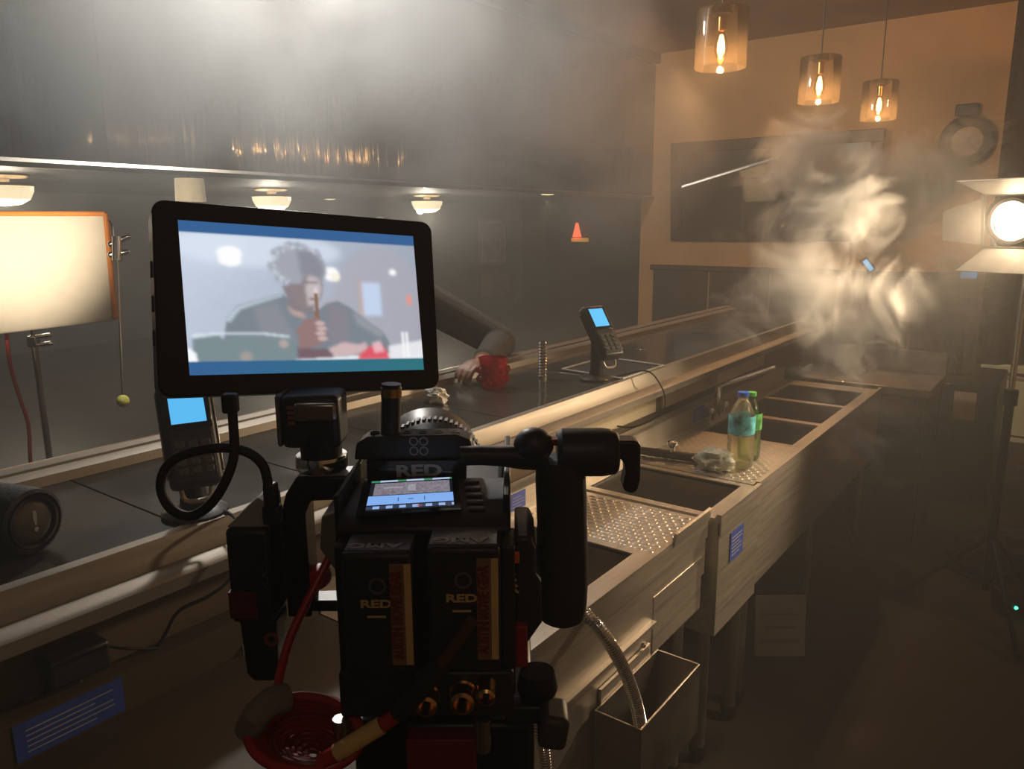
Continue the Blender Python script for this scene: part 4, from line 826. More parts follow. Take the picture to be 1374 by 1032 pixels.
ci = wrR + V((0.35, 0.35, 0.95)).normalized() * 0.075 + V((-.03, 0, 0)); tag(MB().cyl(ci - V((0, 0, 0.03)), ci + V((0.01, 0, 0.12)), 0.010, 0.009, 14).build('cigar', mat('cigar_leaf', (0.16, 0.07, 0.03), 0.7, 0, 0.3, 60), base=ci), 'brown cigar held upright in the hand of the seated person', 'cigar')

# ------------------------------------------------------------------ film camera rig (coordinates: right, forward, up from the phone)
fcam = thing('film_camera', 'compact black cinema camera with twin batteries and a lit top screen', 'film camera', (-0.05, 0.45, -0.262), rigf=True)
MB().bb((-0.098, 0.418, -0.262), (-0.006, 0.535, -0.166)).build('body', BLACKM, fcam, 0.004)
MB().prism([(0.404, -0.169), (0.404, -0.166), (0.412, -0.1605), (0.474, -0.1595), (0.474, -0.172), (0.41, -0.172)], -0.099, -0.003, 'yz').build('top_deck', BLACK, fcam, 0.0015)
UL = -0.158
a00, a10, a01 = rig(499, 646, u=UL), rig(606, 640, u=UL), rig(490, 686, u=UL)
c00 = a00 + (a00 - a10) * .10 + (a00 - a01) * .12
b_ = MB().add([c00 + V((0, 0, -.0012)), c00 + (a10 - a00) * 1.18 + V((0, 0, -.0012)), c00 + (a10 - a00) * 1.18 + (a01 - a00) * 1.22 + V((0, 0, -.0012)), c00 + (a01 - a00) * 1.22 + V((0, 0, -.0012))] + [c00 + V((0, 0, -.0004)), c00 + (a10 - a00) * 1.18 + V((0, 0, -.0004)), c00 + (a10 - a00) * 1.18 + (a01 - a00) * 1.22 + V((0, 0, -.0004)), c00 + (a01 - a00) * 1.22 + V((0, 0, -.0004))], [(0, 1, 2, 3), (4, 5, 6, 7), (0, 1, 5, 4), (1, 2, 6, 5), (2, 3, 7, 6), (3, 0, 4, 7)]).build('top_screen', BLACKG, fcam)
w, h = 120, 48; img = np.zeros((h, w, 3), np.float32); rng = np.random.default_rng(3)
img[:] = (0.01, 0.012, 0.02)
for x in range(0, w, 1):
    img[0:3, x] = (0.45, 0.55, 0.75) if (x // 13) % 3 else (0.05, 0.25, 0.12)
img[5:25, 6:w - 4] = np.array((0.10, 0.09, 0.11)) + blur(rng.random((20, w - 10, 1)).astype(np.float32), 2) * np.array((0.22, 0.20, 0.24))
img[9:20, 55:66] += 0.12; img[12:14, 20:48] += 0.12
img[26:40, :] = (0.22, 0.42, 0.86)
img[30:36, 42:43] = 0.0; img[30:36, 79:80] = 0.0; img[32:34, 56:64] = (0.1, 0.2, 0.5)
for x in range(w): img[42:46, x] = (0.3, 0.45, 0.8) if (x // 9) % 2 else (0.03, 0.05, 0.1)
img[43:45, 70:76] = (0.4, 0.05, 0.05)
picture_grid('display', img, a00, a10 - a00, a01 - a00, colour_attr_mat('top_screen_picture', 1.0), b_)
for k in range(5):
    q = rig(633 + k * 1.5, 646 + k * 9, u=-.1590); MB().box(q, (0.010, 0.004, 0.0016)).build('side_key', BATTOP, fcam, 0.0006, 1)
MB().bb((-0.094, 0.4745, -0.1605), (-0.030, 0.482, -0.1485)).build('name_plate', mat('navy_gloss', (0.010, 0.012, 0.022), 0.15), fcam)
text('name_print', 'RED', 0.0105, (-0.0605, 0.4742, -0.1552), (1, 0, 0.02), (0, 0, 1), GREYP, fcam, 1.55, 0.0004)
tp_ = MB().prism([(-0.103, -0.149), (-0.101, -0.138), (-0.094, -0.1335), (-0.036, -0.1325), (-0.027, -0.136), (-0.025, -0.149)], 0.478, 0.497, 'xz').build('top_plate', BLACK, fcam, 0.0015)
for i in (-1, 1):
    for j in (-1, 1): MB().tube([V((-0.0605 + i * .0032 + .0026 * math.cos(k * .5236), 0.4776, -0.1395 + j * .0032 + .0026 * math.sin(k * .5236))) for k in range(12)], 0.0005, 6, closed=True).build('dot_logo_ring', GREYP, tp_)
for k in range(6): MB().lathe([(0.002, 0), (0.0032, 0), (0.0032, 0.0012), (0.002, 0.0012)], (-0.090 + k * 0.0105, 0.487, -0.1335), seg=12, close=True).build('thread_hole', BLACKM, tp_)
MB().bb((-0.102, 0.414, -0.262), (-0.0985, 0.54, -0.15)).build('cage_side', BLACKM, fcam, 0.001)
MB().prism([(-0.0985, -0.170), (-0.0985, -0.160), (-0.111, -0.165), (-0.113, -0.185), (-0.104, -0.20), (-0.0985, -0.2)], 0.42, 0.47, 'xz').build('cage_wing', STEELD, fcam, 0.001)
MB().bb((-0.0055, 0.414, -0.262), (-0.0015, 0.54, -0.15)).build('cage_side', BLACKM, fcam, 0.001)
# lens
la, lb = V((-0.054, 0.520, -0.200)), V((-0.074, 0.650, -0.196)); ld = (lb - la).normalized()
MB().lathe([(0, 0), (0.030, 0), (0.032, 0.03), (0.040, 0.035), (0.040, 0.07), (0.043, 0.075), (0.043, 0.125), (0.038, 0.125), (0.030, 0.105), (0, 0.10)], la, ld, 40).build('lens', BLACKM, fcam)
mb = MB()
for k in range(60):
    a = 2 * math.pi * k / 60; x = ld.cross(V((0, 0, 1))).normalized(); y = x.cross(ld); mb.box(la + ld * 0.088 + (x * math.cos(a) + y * math.sin(a)) * 0.0435, (0.0022, 0.010, 0.0022))
tag(mb.build('lens_gear', BLACK, fcam), kind='stuff')
# batteries
def battery(r0, r1, u1, u0, lbl):
    b = MB().bb((r0, 0.380, u0), (r1, 0.420, u1)).build('battery', BLACK, fcam, 0.003, 3)
    MB().bb((r0 + .0015, 0.3835, u1 - 0.0003), (r1 - .0015, 0.419, u1 + 0.0006)).build('battery_top', BATTOP, b, 0.0003, 1)
    c = (r0 + r1) / 2
    text('top_print', 'AMG', 0.0085, (c - .002, 0.3885, u1 + .0008), (-1, 0, 0), (0, -1, 0), GREYP, b, 1.6, 0.0003)
    text('brand_print', 'RED', 0.0062, (c - .001, 0.3797, u1 - 0.029), (1, 0, 0), (0, 0, 1), GOLDP, b, 1.5, 0.0002)
    MB().bb((c - .006, 0.3797, u1 - .0370), (c + .004, 0.380, u1 - .0358)).build('model_print', GOLDP, b)
    MB().lathe([(0.0035, 0), (0.0048, 0), (0.0048, 0.0006), (0.0035, 0.0006)], (c + .000, 0.380, u1 - 0.0185), (0, -1, 0), 20, close=True).build('button_ring', BATTOP, b)
    t_ = MB().bb((r1 - .0125, 0.3795, u0 + 0.008), (r1 - .001, 0.3801, u1 - 0.006)).build('tape_label', TAN, b)
    MB().bb((r1 - .0125, 0.3793, u0 + 0.008), (r1 - .0048, 0.3797, u1 - 0.006)).build('label_panel', mat('dim_label', (0.20, 0.11, 0.05), 0.6), b)
    text('tape_print', 'AUSTIN MOVIE GEAR', 0.0082, (r1 - .0088, 0.3790, (u0 + u1) / 2 + .001), (0, 0, 1), (-1, 0, 0), DKRED, b, 0.66, 0.0003)
battery(-0.092, -0.0535, -0.170, -0.243, 0); battery(-0.0465, -0.007, -0.167, -0.240, 1)
MB().bb((-0.0985, 0.394, -0.262), (-0.0925, 0.42, -0.172)).build('bay_wall', BLACK, fcam, 0.001)
MB().bb((-0.0065, 0.392, -0.262), (0.001, 0.42, -0.172)).build('bay_wall', BLACK, fcam, 0.001)
MB().bb((-0.098, 0.386, -0.272), (0.0, 0.42, -0.2435)).build('connector_panel', BLACK, fcam, 0.002)
for (x, y, r) in ((575, 930, .0062), (622, 926, .0068), (653, 918, .0052)):
    q = rig(x, y, f=.386); g = MB().lathe([(0, 0), (r * 1.15, 0), (r * 1.15, 0.003), (r, 0.004), (r, 0.013), (r * .7, 0.014), (r * .6, 0.006), (0, 0.006)], q, (0, -1, 0), 20).build('connector', BRASS, fcam)
    MB().lathe([(0, .004), (r * .3, .004), (r * .3, .012), (0, .012)], q, (0, -1, 0), 10).build('pin', BLACKM, g)
MB().bb((0.001, 0.40, -0.250), (0.008, 0.45, -0.224)).build('red_tab', RED, fcam, 0.001)
# right-hand module with orange button
MB().prism([(0.001, -0.172), (0.010, -0.172), (0.013, -0.180), (0.013, -0.195), (0.016, -0.200), (0.0165, -0.225), (0.008, -0.238), (0.001, -0.24)], 0.405, 0.455, 'xz').build('side_module', BLACK, fcam, 0.002)
q = rig(690, 748, f=.404); MB().box(q, (0.006, 0.003, 0.007)).build('orange_button', mat('orange_plastic', (0.7, 0.13, 0.02), 0.5), fcam, 0.001)
for k in range(4): MB().box(rig(683 + k * 1.5, 765 + k * 8, f=.404), (0.009, 0.001, 0.0012), Matrix.Rotation(0.7, 3, 'Y')).build('hazard_stripe', TAN, fcam)
# arm, side grip, dial, trigger
PR = lambda x, y: rig(x, y, f=.46)
MB().tube([PR(618, 612), PR(645, 611), PR(672, 612), PR(700, 613), PR(735, 612)], lambda t: 0.0062 + 0.006 * max(0, t - .45), 14).build('handle_arm', BLACK, fcam)
MB().ball(PR(716, 597), 0.0115, 16, 12, (1.1, 1, 0.95)).build('arm_joint', BLACK, fcam)
for k in range(2): MB().lathe([(0, 0), (.004, 0), (.004, .004), (0, .004)], PR(732 + k * 9, 596), (0, 0, 1), 14).build('record_dial', RED if k else CHROME, fcam)
MB().lathe([(0, 0), (0.0125, 0.0), (0.0150, 0.003), (0.0152, 0.028), (0.0140, 0.036), (0.0120, 0.038), (0, 0.038)], PR(747, 607) , (1, 0, 0), 28).build('handle_head', BLACK, fcam)
mb = MB(); gp = [(752, 615), (752, 640), (753, 660), (754, 700), (754, 740), (754, 780), (754, 810), (754, 828), (754, 832)]; gr = [.0150, .0158, .0160, .0158, .0166, .0168, .0162, .0140, .0110]
P_ = [PR(*g) for g in gp]; rr = []
mb.tube(P_, lambda t: gr[min(8, round(t * 8))], 20); mb.build('side_grip', RUBBER, fcam)
mb = MB(); tpx = [(820, 588), (852, 588), (858, 593), (857, 640), (853, 655), (846, 658), (836, 655), (834, 648), (838, 630), (836, 618), (830, 611), (820, 610)]
pp = [PR(*g) for g in tpx]; mb.prism([(v.x, v.z) for v in pp], 0.453, 0.468, 'xz'); mb.build('trigger_hook', BLACK, fcam, 0.002)
# antenna post
q0, q1 = rig(524, 594, f=.487), rig(525, 515, f=.487)
an_ = MB().cyl(q0, q1, 0.0064, 0.0064, 14).build('antenna', BLACK, fcam); MB().cyl(rig(525, 532, f=.487), rig(525, 520, f=.487), 0.0068, seg=14).build('collar', BRASS, an_)
# monitor mount
mm = thing('monitor_mount', 'black tilting monitor mount with a steel lock ring on the camera side', 'mount', tuple(rig(430, 690, f=.48)), rigf=True)
ca, cb = rig(372, 545, f=.475), rig(472, 588, f=.505)
MB().bb((ca.x, .478, cb.z), (cb.x - .002, .508, -0.106)).build('tilt_block', BLACK, mm, 0.004)
MB().bb((ca.x - .0035, .480, cb.z + .001), (ca.x, .506, -0.106)).build('side_cheek', BATTOP, mm, 0.002)
for k in range(4): MB().box((ca.x + .0075, 0.4776, -0.1135 - k * .0034), (0.0045, 0.0006, 0.0022)).build('faded_mark', mat('dim_red_print', (0.22, 0.07, 0.04), 0.6), mm)
q = rig(423, 553, f=.476); MB().box(q, (0.027, 0.004, 0.012)).build('clamp_plate', STEELD, mm, 0.002)
MB().box(q - V((0, .0022, 0)), (0.020, 0.001, 0.007)).build('clamp_window', mat('dim_copper', (0.18, 0.10, 0.08), 0.5, .4), mm)
q = rig(431, 600, f=.49); zt = -0.134
MB().lathe([(0, zt), (0.0135, zt), (0.0135, zt - .016), (0, zt - .016)], (q.x, .49, 0), seg=24).build('swivel_neck', BLACKM, mm)
MB().lathe([(0.013, zt - .014), (0.0165, zt - .014), (0.0172, zt - .016), (0.0172, zt - .022), (0.0160, zt - .024), (0.013, zt - .024)], (q.x, .49, 0), seg=32, close=True).build('lock_ring', CHROME, mm)
MB().lathe([(0, zt - .015), (0.0165, zt - .015), (0.0165, zt - .023), (0, zt - .023)], (q.x, .49, 0), seg=24).build('ring_core', BLACKM, mm)
pl = [(-0.141, -0.160), (-0.106, -0.160), (-0.101, -0.166), (-0.101, -0.176), (-0.133, -0.177), (-0.137, -0.186), (-0.137, -0.260), (-0.153, -0.260), (-0.153, -0.186), (-0.149, -0.172)]
MB().prism(pl, 0.478, 0.502, 'xz').build('bracket_arm', BLACKM, mm, 0.0015)
MB().bb((-0.137, 0.482, -0.258), (-0.102, 0.498, -0.250)).build('bracket_foot', BLACKM, mm, 0.001)
MB().lathe([(0, 0), (.008, 0), (.0085, .004), (.007, .010), (0, .011)], rig(430, 770, f=.49), (0, -1, 0), 18).build('red_knob', mat('bright_red_knob', (0.45, 0.015, 0.025), 0.4), mm)
# transmitter
tx = thing('video_transmitter', 'black wireless transmitter box with a dark red band beside the film camera', 'transmitter', (-0.168, 0.47, -0.298), rigf=True)
MB().bb((-0.181, .452, -0.250), (-0.1535, .485, -0.186)).build('case', BLACK, tx, 0.003)
MB().prism([(-0.178, -0.250), (-0.154, -0.250), (-0.155, -0.288), (-0.158, -0.294), (-0.172, -0.294), (-0.176, -0.288)], 0.456, 0.482, 'xz').build('lower_case', BLACK, tx, 0.002)
MB().bb((-0.1815, .4515, -0.246), (-0.1640, .470, -0.228)).build('red_band', mat('maroon_band', (0.10, 0.008, 0.018), 0.5), tx)
q = rig(365, 857, f=.4555); MB().lathe([(0.0025, 0), (.0048, 0), (.0048, .0015), (.0025, .0015)], q, (0, -1, 0), 20, close=True).build('round_button', mat('copper_button', (0.22, 0.08, 0.05), 0.4, .3), tx)
for zz in (-0.216, -0.224): text('case_print', 'X', 0.008, (-0.1575, 0.4516, zz), (1, 0, 0), (0, 0, 1), mat('dim_blue_print', (0.05, 0.06, 0.20), 0.6), tx, 0.8)
MB().prism([(-0.181, -0.186), (-0.154, -0.186), (-0.154, -0.170), (-0.160, -0.166)], .456, .485, 'xz').build('top_wedge', GREYP, tx, 0.001)
# black signal cable with plugs
CB = lambda x, y, f: tuple(rig(x, y, f=f))
ck_ = thing('signal_cable', 'thick black signal cable looping from the monitor to the transmitter', 'cable', CB(310, 540, .45), rigf=True)
MB().tube(bez([CB(310, 534, .452), CB(313, 570, .450), CB(314, 610, .446), CB(303, 645, .442), CB(283, 676, .440), CB(257, 692, .440), CB(231, 684, .442), CB(217, 660, .444), CB(219, 635, .446), CB(235, 616, .448), CB(265, 605, .450), CB(300, 601, .452), CB(332, 607, .453), CB(353, 625, .454), CB(361, 655, .454)], 8), 0.0030, 10).build('cord', RUBBER, ck_)
MB().box(V(CB(364, 668, .455)), (0.0085, 0.007, 0.020)).build('plug', BLACK, ck_, 0.0015); MB().box(V(CB(366, 690, .456)), (0.011, 0.009, 0.012)).build('plug_boot', BLACK, ck_, 0.0015)
MB().box(V(CB(309, 541, .452)), (0.009, 0.008, 0.012)).build('plug', BLACK, ck_, 0.0015)
# red cable coil
rc_ = thing('red_cable_coil', 'bright red cable coiled and tied with tan and grey straps under the camera', 'cable', CB(420, 1000, .40), rigf=True)
MB().tube(bez([CB(447, 738, .47), CB(432, 768, .462), CB(412, 808, .45), CB(390, 855, .435), CB(377, 900, .42), CB(371, 935, .405)], 8), 0.0028, 10).build('lead', REDC, rc_)
def loop(cx, cy, rx, ry, f, n=40, ph=0.0, df=0.018):
    return [V(CB(cx + rx * math.cos(2 * math.pi * k / n + ph), cy + ry * math.sin(2 * math.pi * k / n + ph), f - df * math.sin(2 * math.pi * k / n + ph))) for k in range(n)]
for k in range(4): MB().tube(loop(408 + 3 * k, 985 + 2 * k, 76 - 3 * k, 50 - 3 * k, .392 + .003 * k, ph=.1), 0.0030, 10, closed=True).build('coil_turn', REDC, rc_)
for k in range(9): MB().tube(loop(412 + k, 990 + 3 * k, 72 - 7.5 * k, 46 - 4.6 * k, .402 + .004 * k, ph=.3 * k), 0.0030, 8, closed=True).build('coil_turn', RED, rc_)
MB().tube(bez([CB(430, 1022, .374), CB(470, 1000, .374), CB(505, 978, .376), CB(540, 955, .3755)], 8), 0.0042, 12).build('strap_end', REDC, rc_)
MB().tube(bez([CB(585, 897, .371), CB(605, 874, .371), CB(634, 832, .371)], 8), 0.0034, 12).build('cable_tail', mat('brown_cable', (0.07, 0.025, 0.015), 0.5), rc_)
MB().tube(bez([CB(535, 957, .3755), CB(560, 928, .3720), CB(592, 890, .3710)], 6), 0.0056, 12).build('boot', RUBBER, rc_)
MB().tube(bez([CB(452, 1010, .3735), CB(480, 993, .3740), CB(512, 973, .3760)], 6), 0.0050, 12).build('tan_strap', TAN, rc_)
MB().tube([V(CB(334 + 0 * k, 978 - 0 * k, .398)) for k in range(1)] + [V(CB(345, 958, .393)), V(CB(362, 942, .398)), V(CB(384, 936, .405))], 0.0085, 12).build('grey_strap', mat('grey_velcro', (0.20, 0.17, 0.15), 0.9), rc_)
# tripod
tri = thing('tripod', 'black tripod head and legs carrying the film camera', 'tripod', (-0.045, 0.45, -1.6), rigf=True)
MB().bb((-0.085, 0.422, -0.286), (-0.005, 0.53, -0.2625)).build('camera_plate', BLACKM, tri, 0.002)
MB().bb((-0.062, 0.388, -0.318), (-0.022, 0.40, -0.288)).build('red_plate', mat('maroon_plate', (0.16, 0.008, 0.02), 0.5), tri, 0.001)
MB().bb((-0.095, 0.40, -0.330), (0.012, 0.52, -0.286)).build('head_block', BLACKM, tri, 0.004)
MB().lathe([(0, -0.33), (0.05, -0.33), (0.055, -0.34), (0.055, -0.40), (0.045, -0.41), (0.03, -0.46), (0, -0.46)], (-0.045, 0.45, 0), seg=28).build('pan_base', BLACKM, tri)
for (x, y) in ((458, 985), (648, 985)):
    q = rig(x, y, f=.386); MB().cyl(q + V((0, 0, .010)), q - V((0, 0, .010)), 0.0045, seg=12).build('steel_post', STEELD, tri)
MB().lathe([(0, 0), (.010, 0), (.012, .006), (.010, .016), (0, .016)], (0.0135, .40, -0.268), (0, 0, 1), 18).build('tension_knob', BLACKM, tri)
ql = rig(742, 970, f=.385); MB().box(ql + V((-.012, .012, 0)), (0.030, 0.012, 0.012)).build('lever_arm', BLACK, tri, 0.002)
MB().box(ql, (0.016, 0.024, 0.020), Matrix.Rotation(0.15, 3, 'Y')).build('lever_block', mat('lever_plastic', (0.05, 0.048, 0.045), 0.5), tri, 0.004, 3)
for k in range(3):
    a = math.radians(60 + 120 * k); top = V((-0.045 + .04 * math.cos(a), 0.45 + .04 * math.sin(a), -0.46)); ft = V((-0.045 + .36 * math.cos(a), 0.45 + .36 * math.sin(a), -1.585))
    lg = MB().cyl(top, top.lerp(ft, .55), 0.019, 0.018, 14).build('leg', BLACKM, tri); MB().cyl(top.lerp(ft, .5), ft, 0.013, 0.012, 12).build('lower_leg', STEELD, lg); MB().ball(ft, 0.0149, 12, 8).build('foot', RUBBER, lg)
    MB().cyl(top.lerp(ft, .53), top.lerp(ft, .58), 0.024, seg=14).build('leg_lock', BLACK, lg)
# monitor
def cv(x, y, d): v = ray(x, y) * d; return V((v.dot(RGT), v.dot(FH), v.z))
k0, k1, k2, k3 = cv(203, 266, .478), cv(576, 297, .573), cv(595, 521, .570), cv(213, 533, .474)
cen = (k0 + k1 + k2 + k3) / 4; ex = ((k1 + k2) - (k0 + k3)) / 2; ey = ((k0 + k1) - (k2 + k3)) / 2
WM, HM = ex.length, ey.length; xn = ex.normalized(); yn = (ey - xn * ey.dot(xn)).normalized(); zn = xn.cross(yn)     # zn to the viewer
mo = thing('field_monitor', 'black field monitor showing a bright shot of the seated person', 'monitor', tuple(cen - yn * HM / 2), rigf=True)
R = Matrix((xn, yn, zn)).transposed()
bd = MB()
def rr_poly(w, h, r, n=6):
    out = []
    for cx, cy, a0 in ((w / 2 - r, h / 2 - r, 0), (-w / 2 + r, h / 2 - r, 90), (-w / 2 + r, -h / 2 + r, 180), (w / 2 - r, -h / 2 + r, 270)):
        for k in range(n + 1): a = math.radians(a0 + 90 * k / n); out.append((cx + r * math.cos(a), cy + r * math.sin(a)))
    return out
def place(mb): mb.v = [cen + R @ v for v in mb.v]; return mb
place(MB().prism(rr_poly(WM, HM, 0.008), -0.026, -0.0008, 'xy')).build('housing', mat('monitor_housing', (0.03, 0.028, 0.026), 0.4, 0.5), mo, 0.0015)
gl = place(MB().prism(rr_poly(WM - .002, HM - .002, 0.0075), -0.0008, 0.0, 'xy')).build('front_glass', BLACKG, mo)
def onp(x, y, off=0.0003):
    d = cv(x, y, 1.0); t = (cen + zn * off).dot(zn) / d.dot(zn); return d * t
s00, s10, s01, s11 = onp(240, 295), onp(553, 317), onp(253, 504), onp(570, 496)
# the picture on the monitor
w, h = 260, 160; X, Y = np.meshgrid((np.arange(w) + .5) / w, (np.arange(h) + .5) / h); img = np.zeros((h, w, 3), np.float32)
def put(mask, col, soft=0, k=1.0):
    global img
    m_ = blur(mask.astype(np.float32), soft * 3)[..., None] * k; img = img * (1 - m_) + np.array(col, np.float32) * m_
def ell(cx, cy, rx, ry): return ((X - cx) / rx) ** 2 + ((Y - cy) / ry) ** 2 < 1
def poly(pts):
    m_ = np.zeros((h, w), bool); n = len(pts); j = n - 1
    for i in range(n):
        xi, yi = pts[i]; xj, yj = pts[j]
        c = ((yi > Y) != (yj > Y)) & (X < (xj - xi) * (Y - yi) / ((yj - yi) + 1e-9) + xi); m_ ^= c; j = i
    return m_
lum = 0.66 - 0.22 * X - 0.04 * Y + 0.10 * np.exp(-((X - .1) ** 2 + (Y - .15) ** 2) / .05)
img[..., 0] = lum * 0.80; img[..., 1] = lum * 0.90; img[..., 2] = lum * 1.08
rng = np.random.default_rng(5); img *= (0.92 + 0.2 * blur(rng.random((h, w, 1)).astype(np.float32), 20) * 1.0)
put(ell(0.30, 0.16, 0.35, 0.12), (0.75, 0.83, 0.95), 14, .6); put(ell(0.82, 0.5, 0.22, 0.4), (0.42, 0.40, 0.46), 18, .6)
put(poly([(0.73, .36), (0.82, .36), (0.82, .60), (0.73, .60)]), (0.55, 0.66, 0.85), 3); put(poly([(0.715, .34), (0.735, .34), (0.735, .66), (0.715, .66)]), (0.55, 0.38, 0.33), 4, .7)
put(ell(0.60, .55, .06, .06), (0.45, .38, .4), 6, .6); put(ell(0.955, 0.48, .012, .04), (0.85, 0.30, 0.22), 3)
for c in ((0.185, .20, .05, .05), (0.185, .245, .045, .04), (0.60, .31, .035, .05), (0.885, .28, .017, .022)): put(ell(*c), (1.0, 1.0, 1.0), 2)
put(ell(0.62, .33, .02, .03), (0.95, 0.90, 0.75), 2)
# jacket
put(poly([(0.135, .80), (0.155, .63), (0.20, .545), (0.30, .495), (0.385, .455), (0.43, .52), (0.52, .58), (0.57, .52), (0.62, .50), (0.68, .55), (0.75, .64), (0.82, .72), (0.845, .80), (0.84, .90), (0.14, .90)]), (0.20, 0.235, 0.275), 1)
put(poly([(0.15, .64), (0.20, .55), (0.30, .50), (0.385, .458), (0.385, .475), (0.30, .52), (0.21, .57), (0.165, .66)]), (0.60, 0.72, 0.80), 2, .8)
put(poly([(0.26, .56), (0.36, .52), (0.44, .80), (0.30, .82)]), (0.30, 0.30, 0.34), 5, .5); put(poly([(0.58, .52), (0.66, .55), (0.66, .80), (0.56, .80)]), (0.26, 0.23, 0.27), 5, .8)
put(poly([(0.68, .56), (0.76, .65), (0.83, .73), (0.80, .76), (0.70, .66)]), (0.36, 0.37, 0.42), 4, .6); put(poly([(0.40, .54), (0.46, .57), (0.48, .63), (0.42, .60)]), (0.60, 0.40, 0.36), 3, .8)
# neck, head, hair
put(poly([(0.385, .40), (0.50, .40), (0.52, .60), (0.42, .57)]), (0.24, 0.21, 0.23), 2); put(ell(0.485, .40, .075, .155), (0.27, 0.22, 0.235), 2)
put(poly([(0.50, .30), (0.545, .33), (0.555, .42), (0.53, .52), (0.49, .54), (0.485, .42)]), (0.62, 0.55, 0.57), 3, .8)
rs = random.Random(2); hm = ell(0.455, .265, .10, .125)
for k in range(80):
    a = rs.uniform(2.0, 6.9); rad = rs.uniform(.8, 1.08); hm |= ell(0.458 + .105 * rad * math.cos(a), .26 + .135 * rad * math.sin(a), .016, .022)
hm &= ~ell(0.515, .45, .055, .14); put(hm, (0.36, 0.385, 0.45), 2)
put(poly([(0.46, .15), (0.53, .16), (0.57, .26), (0.565, .36), (0.52, .33), (0.47, .33)]), (0.22, 0.225, 0.27), 6, .75)
for k in range(70):
    a = rs.uniform(2.0, 5.6); rad = rs.uniform(.85, 1.12); put(ell(0.458 + .105 * rad * math.cos(a), .26 + .135 * rad * math.sin(a), .006, .008), (0.62, 0.66, 0.74), 1, .55)
put(poly([(0.485, .37), (0.54, .365), (0.54, .38), (0.49, .385)]), (0.14, .11, .12), 1, .8); put(ell(0.528, .43, .008, .022), (0.80, .72, .72), 1, .8); put(poly([(0.495, .485), (0.535, .48), (0.535, .495), (0.50, .50)]), (0.20, .10, .11), 1, .8)
# cigar, hands
put(poly([(0.518, .45), (0.535, .45), (0.535, .63), (0.517, .63)]), (0.26, 0.15, 0.10), 0)
put(poly([(0.435, .70), (0.465, .64), (0.52, .615), (0.555, .66), (0.565, .74), (0.54, .80), (0.47, .84), (0.44, .85)]), (0.30, 0.19, 0.19), 1)
for k in range(4): put(ell(0.535 + .007 * (k % 2), .66 + .035 * k, .022, .015), (0.70, 0.55, 0.54), 1, .7)
put(poly([(0.56, .84), (0.63, .79), (0.70, .81), (0.735, .79), (0.74, .86), (0.66, .89), (0.58, .90)]), (0.62, 0.46, 0.47), 2)
put(poly([(0.43, .83), (0.56, .84), (0.60, .92), (0.43, .92)]), (0.18, 0.12, 0.14), 2)
put(poly([(0.0, .91), (0.43, .91), (1, .86), (1, .93), (0, .93)]), (0.80, 0.84, 0.88), 1); put(poly([(0.84, .82), (1, .78), (1, .88), (0.84, .91)]), (0.80, 0.80, 0.84), 2)
put(poly([(0.70, .88), (0.75, .82), (0.80, .80), (0.83, .86), (0.84, .92), (0.69, .92)]), (0.72, 0.10, 0.14), 2); put(poly([(0.76, .80), (0.80, .78), (0.815, .86), (0.77, .87)]), (0.85, 0.62, 0.65), 2, .7)
for x in (0.905, 0.925): put(poly([(x, .72), (x + .010, .72), (x + .012, .91), (x, .91)]), (0.92, .93, .95), 1)
# foreground box
put(poly([(0.02, .755), (0.08, .735), (0.12, .735), (0.13, .765), (0.29, .735), (0.31, .76), (0.395, .75), (0.425, .80), (0.425, .92), (0.02, .92)]), (0.20, 0.265, 0.29), 1)
put(poly([(0.0, .82), (0.03, .86), (0.035, .92), (0.0, .92)]), (0.95, 0.97, 1.0), 1); put(poly([(0.02, .735), (0.12, .725), (0.30, .725), (0.40, .745), (0.40, .76), (0.30, .74), (0.12, .74), (0.02, .765)]), (0.72, .82, .90), 1, .8)
put(ell(0.22, .885, .025, .035), (0.42, .36, .33), 2, .7); put(ell(0.375, .80, .02, .03), (0.55, .42, .38), 2, .7)
band = (0.035, 0.12, 0.30); put(Y < 0.075, band, 0); put(Y > 0.915, band, 0)
img[Y > .915] += np.stack([-.01 * X, .05 * X, -.10 * X], -1)[Y > .915]
img = np.clip(img, 0, 1); keep = (Y < 0.07) | (Y > 0.92); sm_ = blur(img, 2); img = np.where(keep[..., None], img, sm_)
SCR = colour_attr_mat('monitor_picture', 1.0, 0.15)
ey_ = ((s01 - s00) + (s11 - s10)) / 2; ex_ = ((s10 - s00) + (s11 - s01)) / 2; c4 = (s00 + s10 + s01 + s11) / 4
picture_grid('display', img, c4 - ex_ / 2 - ey_ / 2, ex_, ey_, SCR, gl)
for k in range(3): place(MB().box((-WM / 2 - .0004, .02 - .022 * k, -.014), (.001, .010, .004))).build('side_port', BLACK, mo)

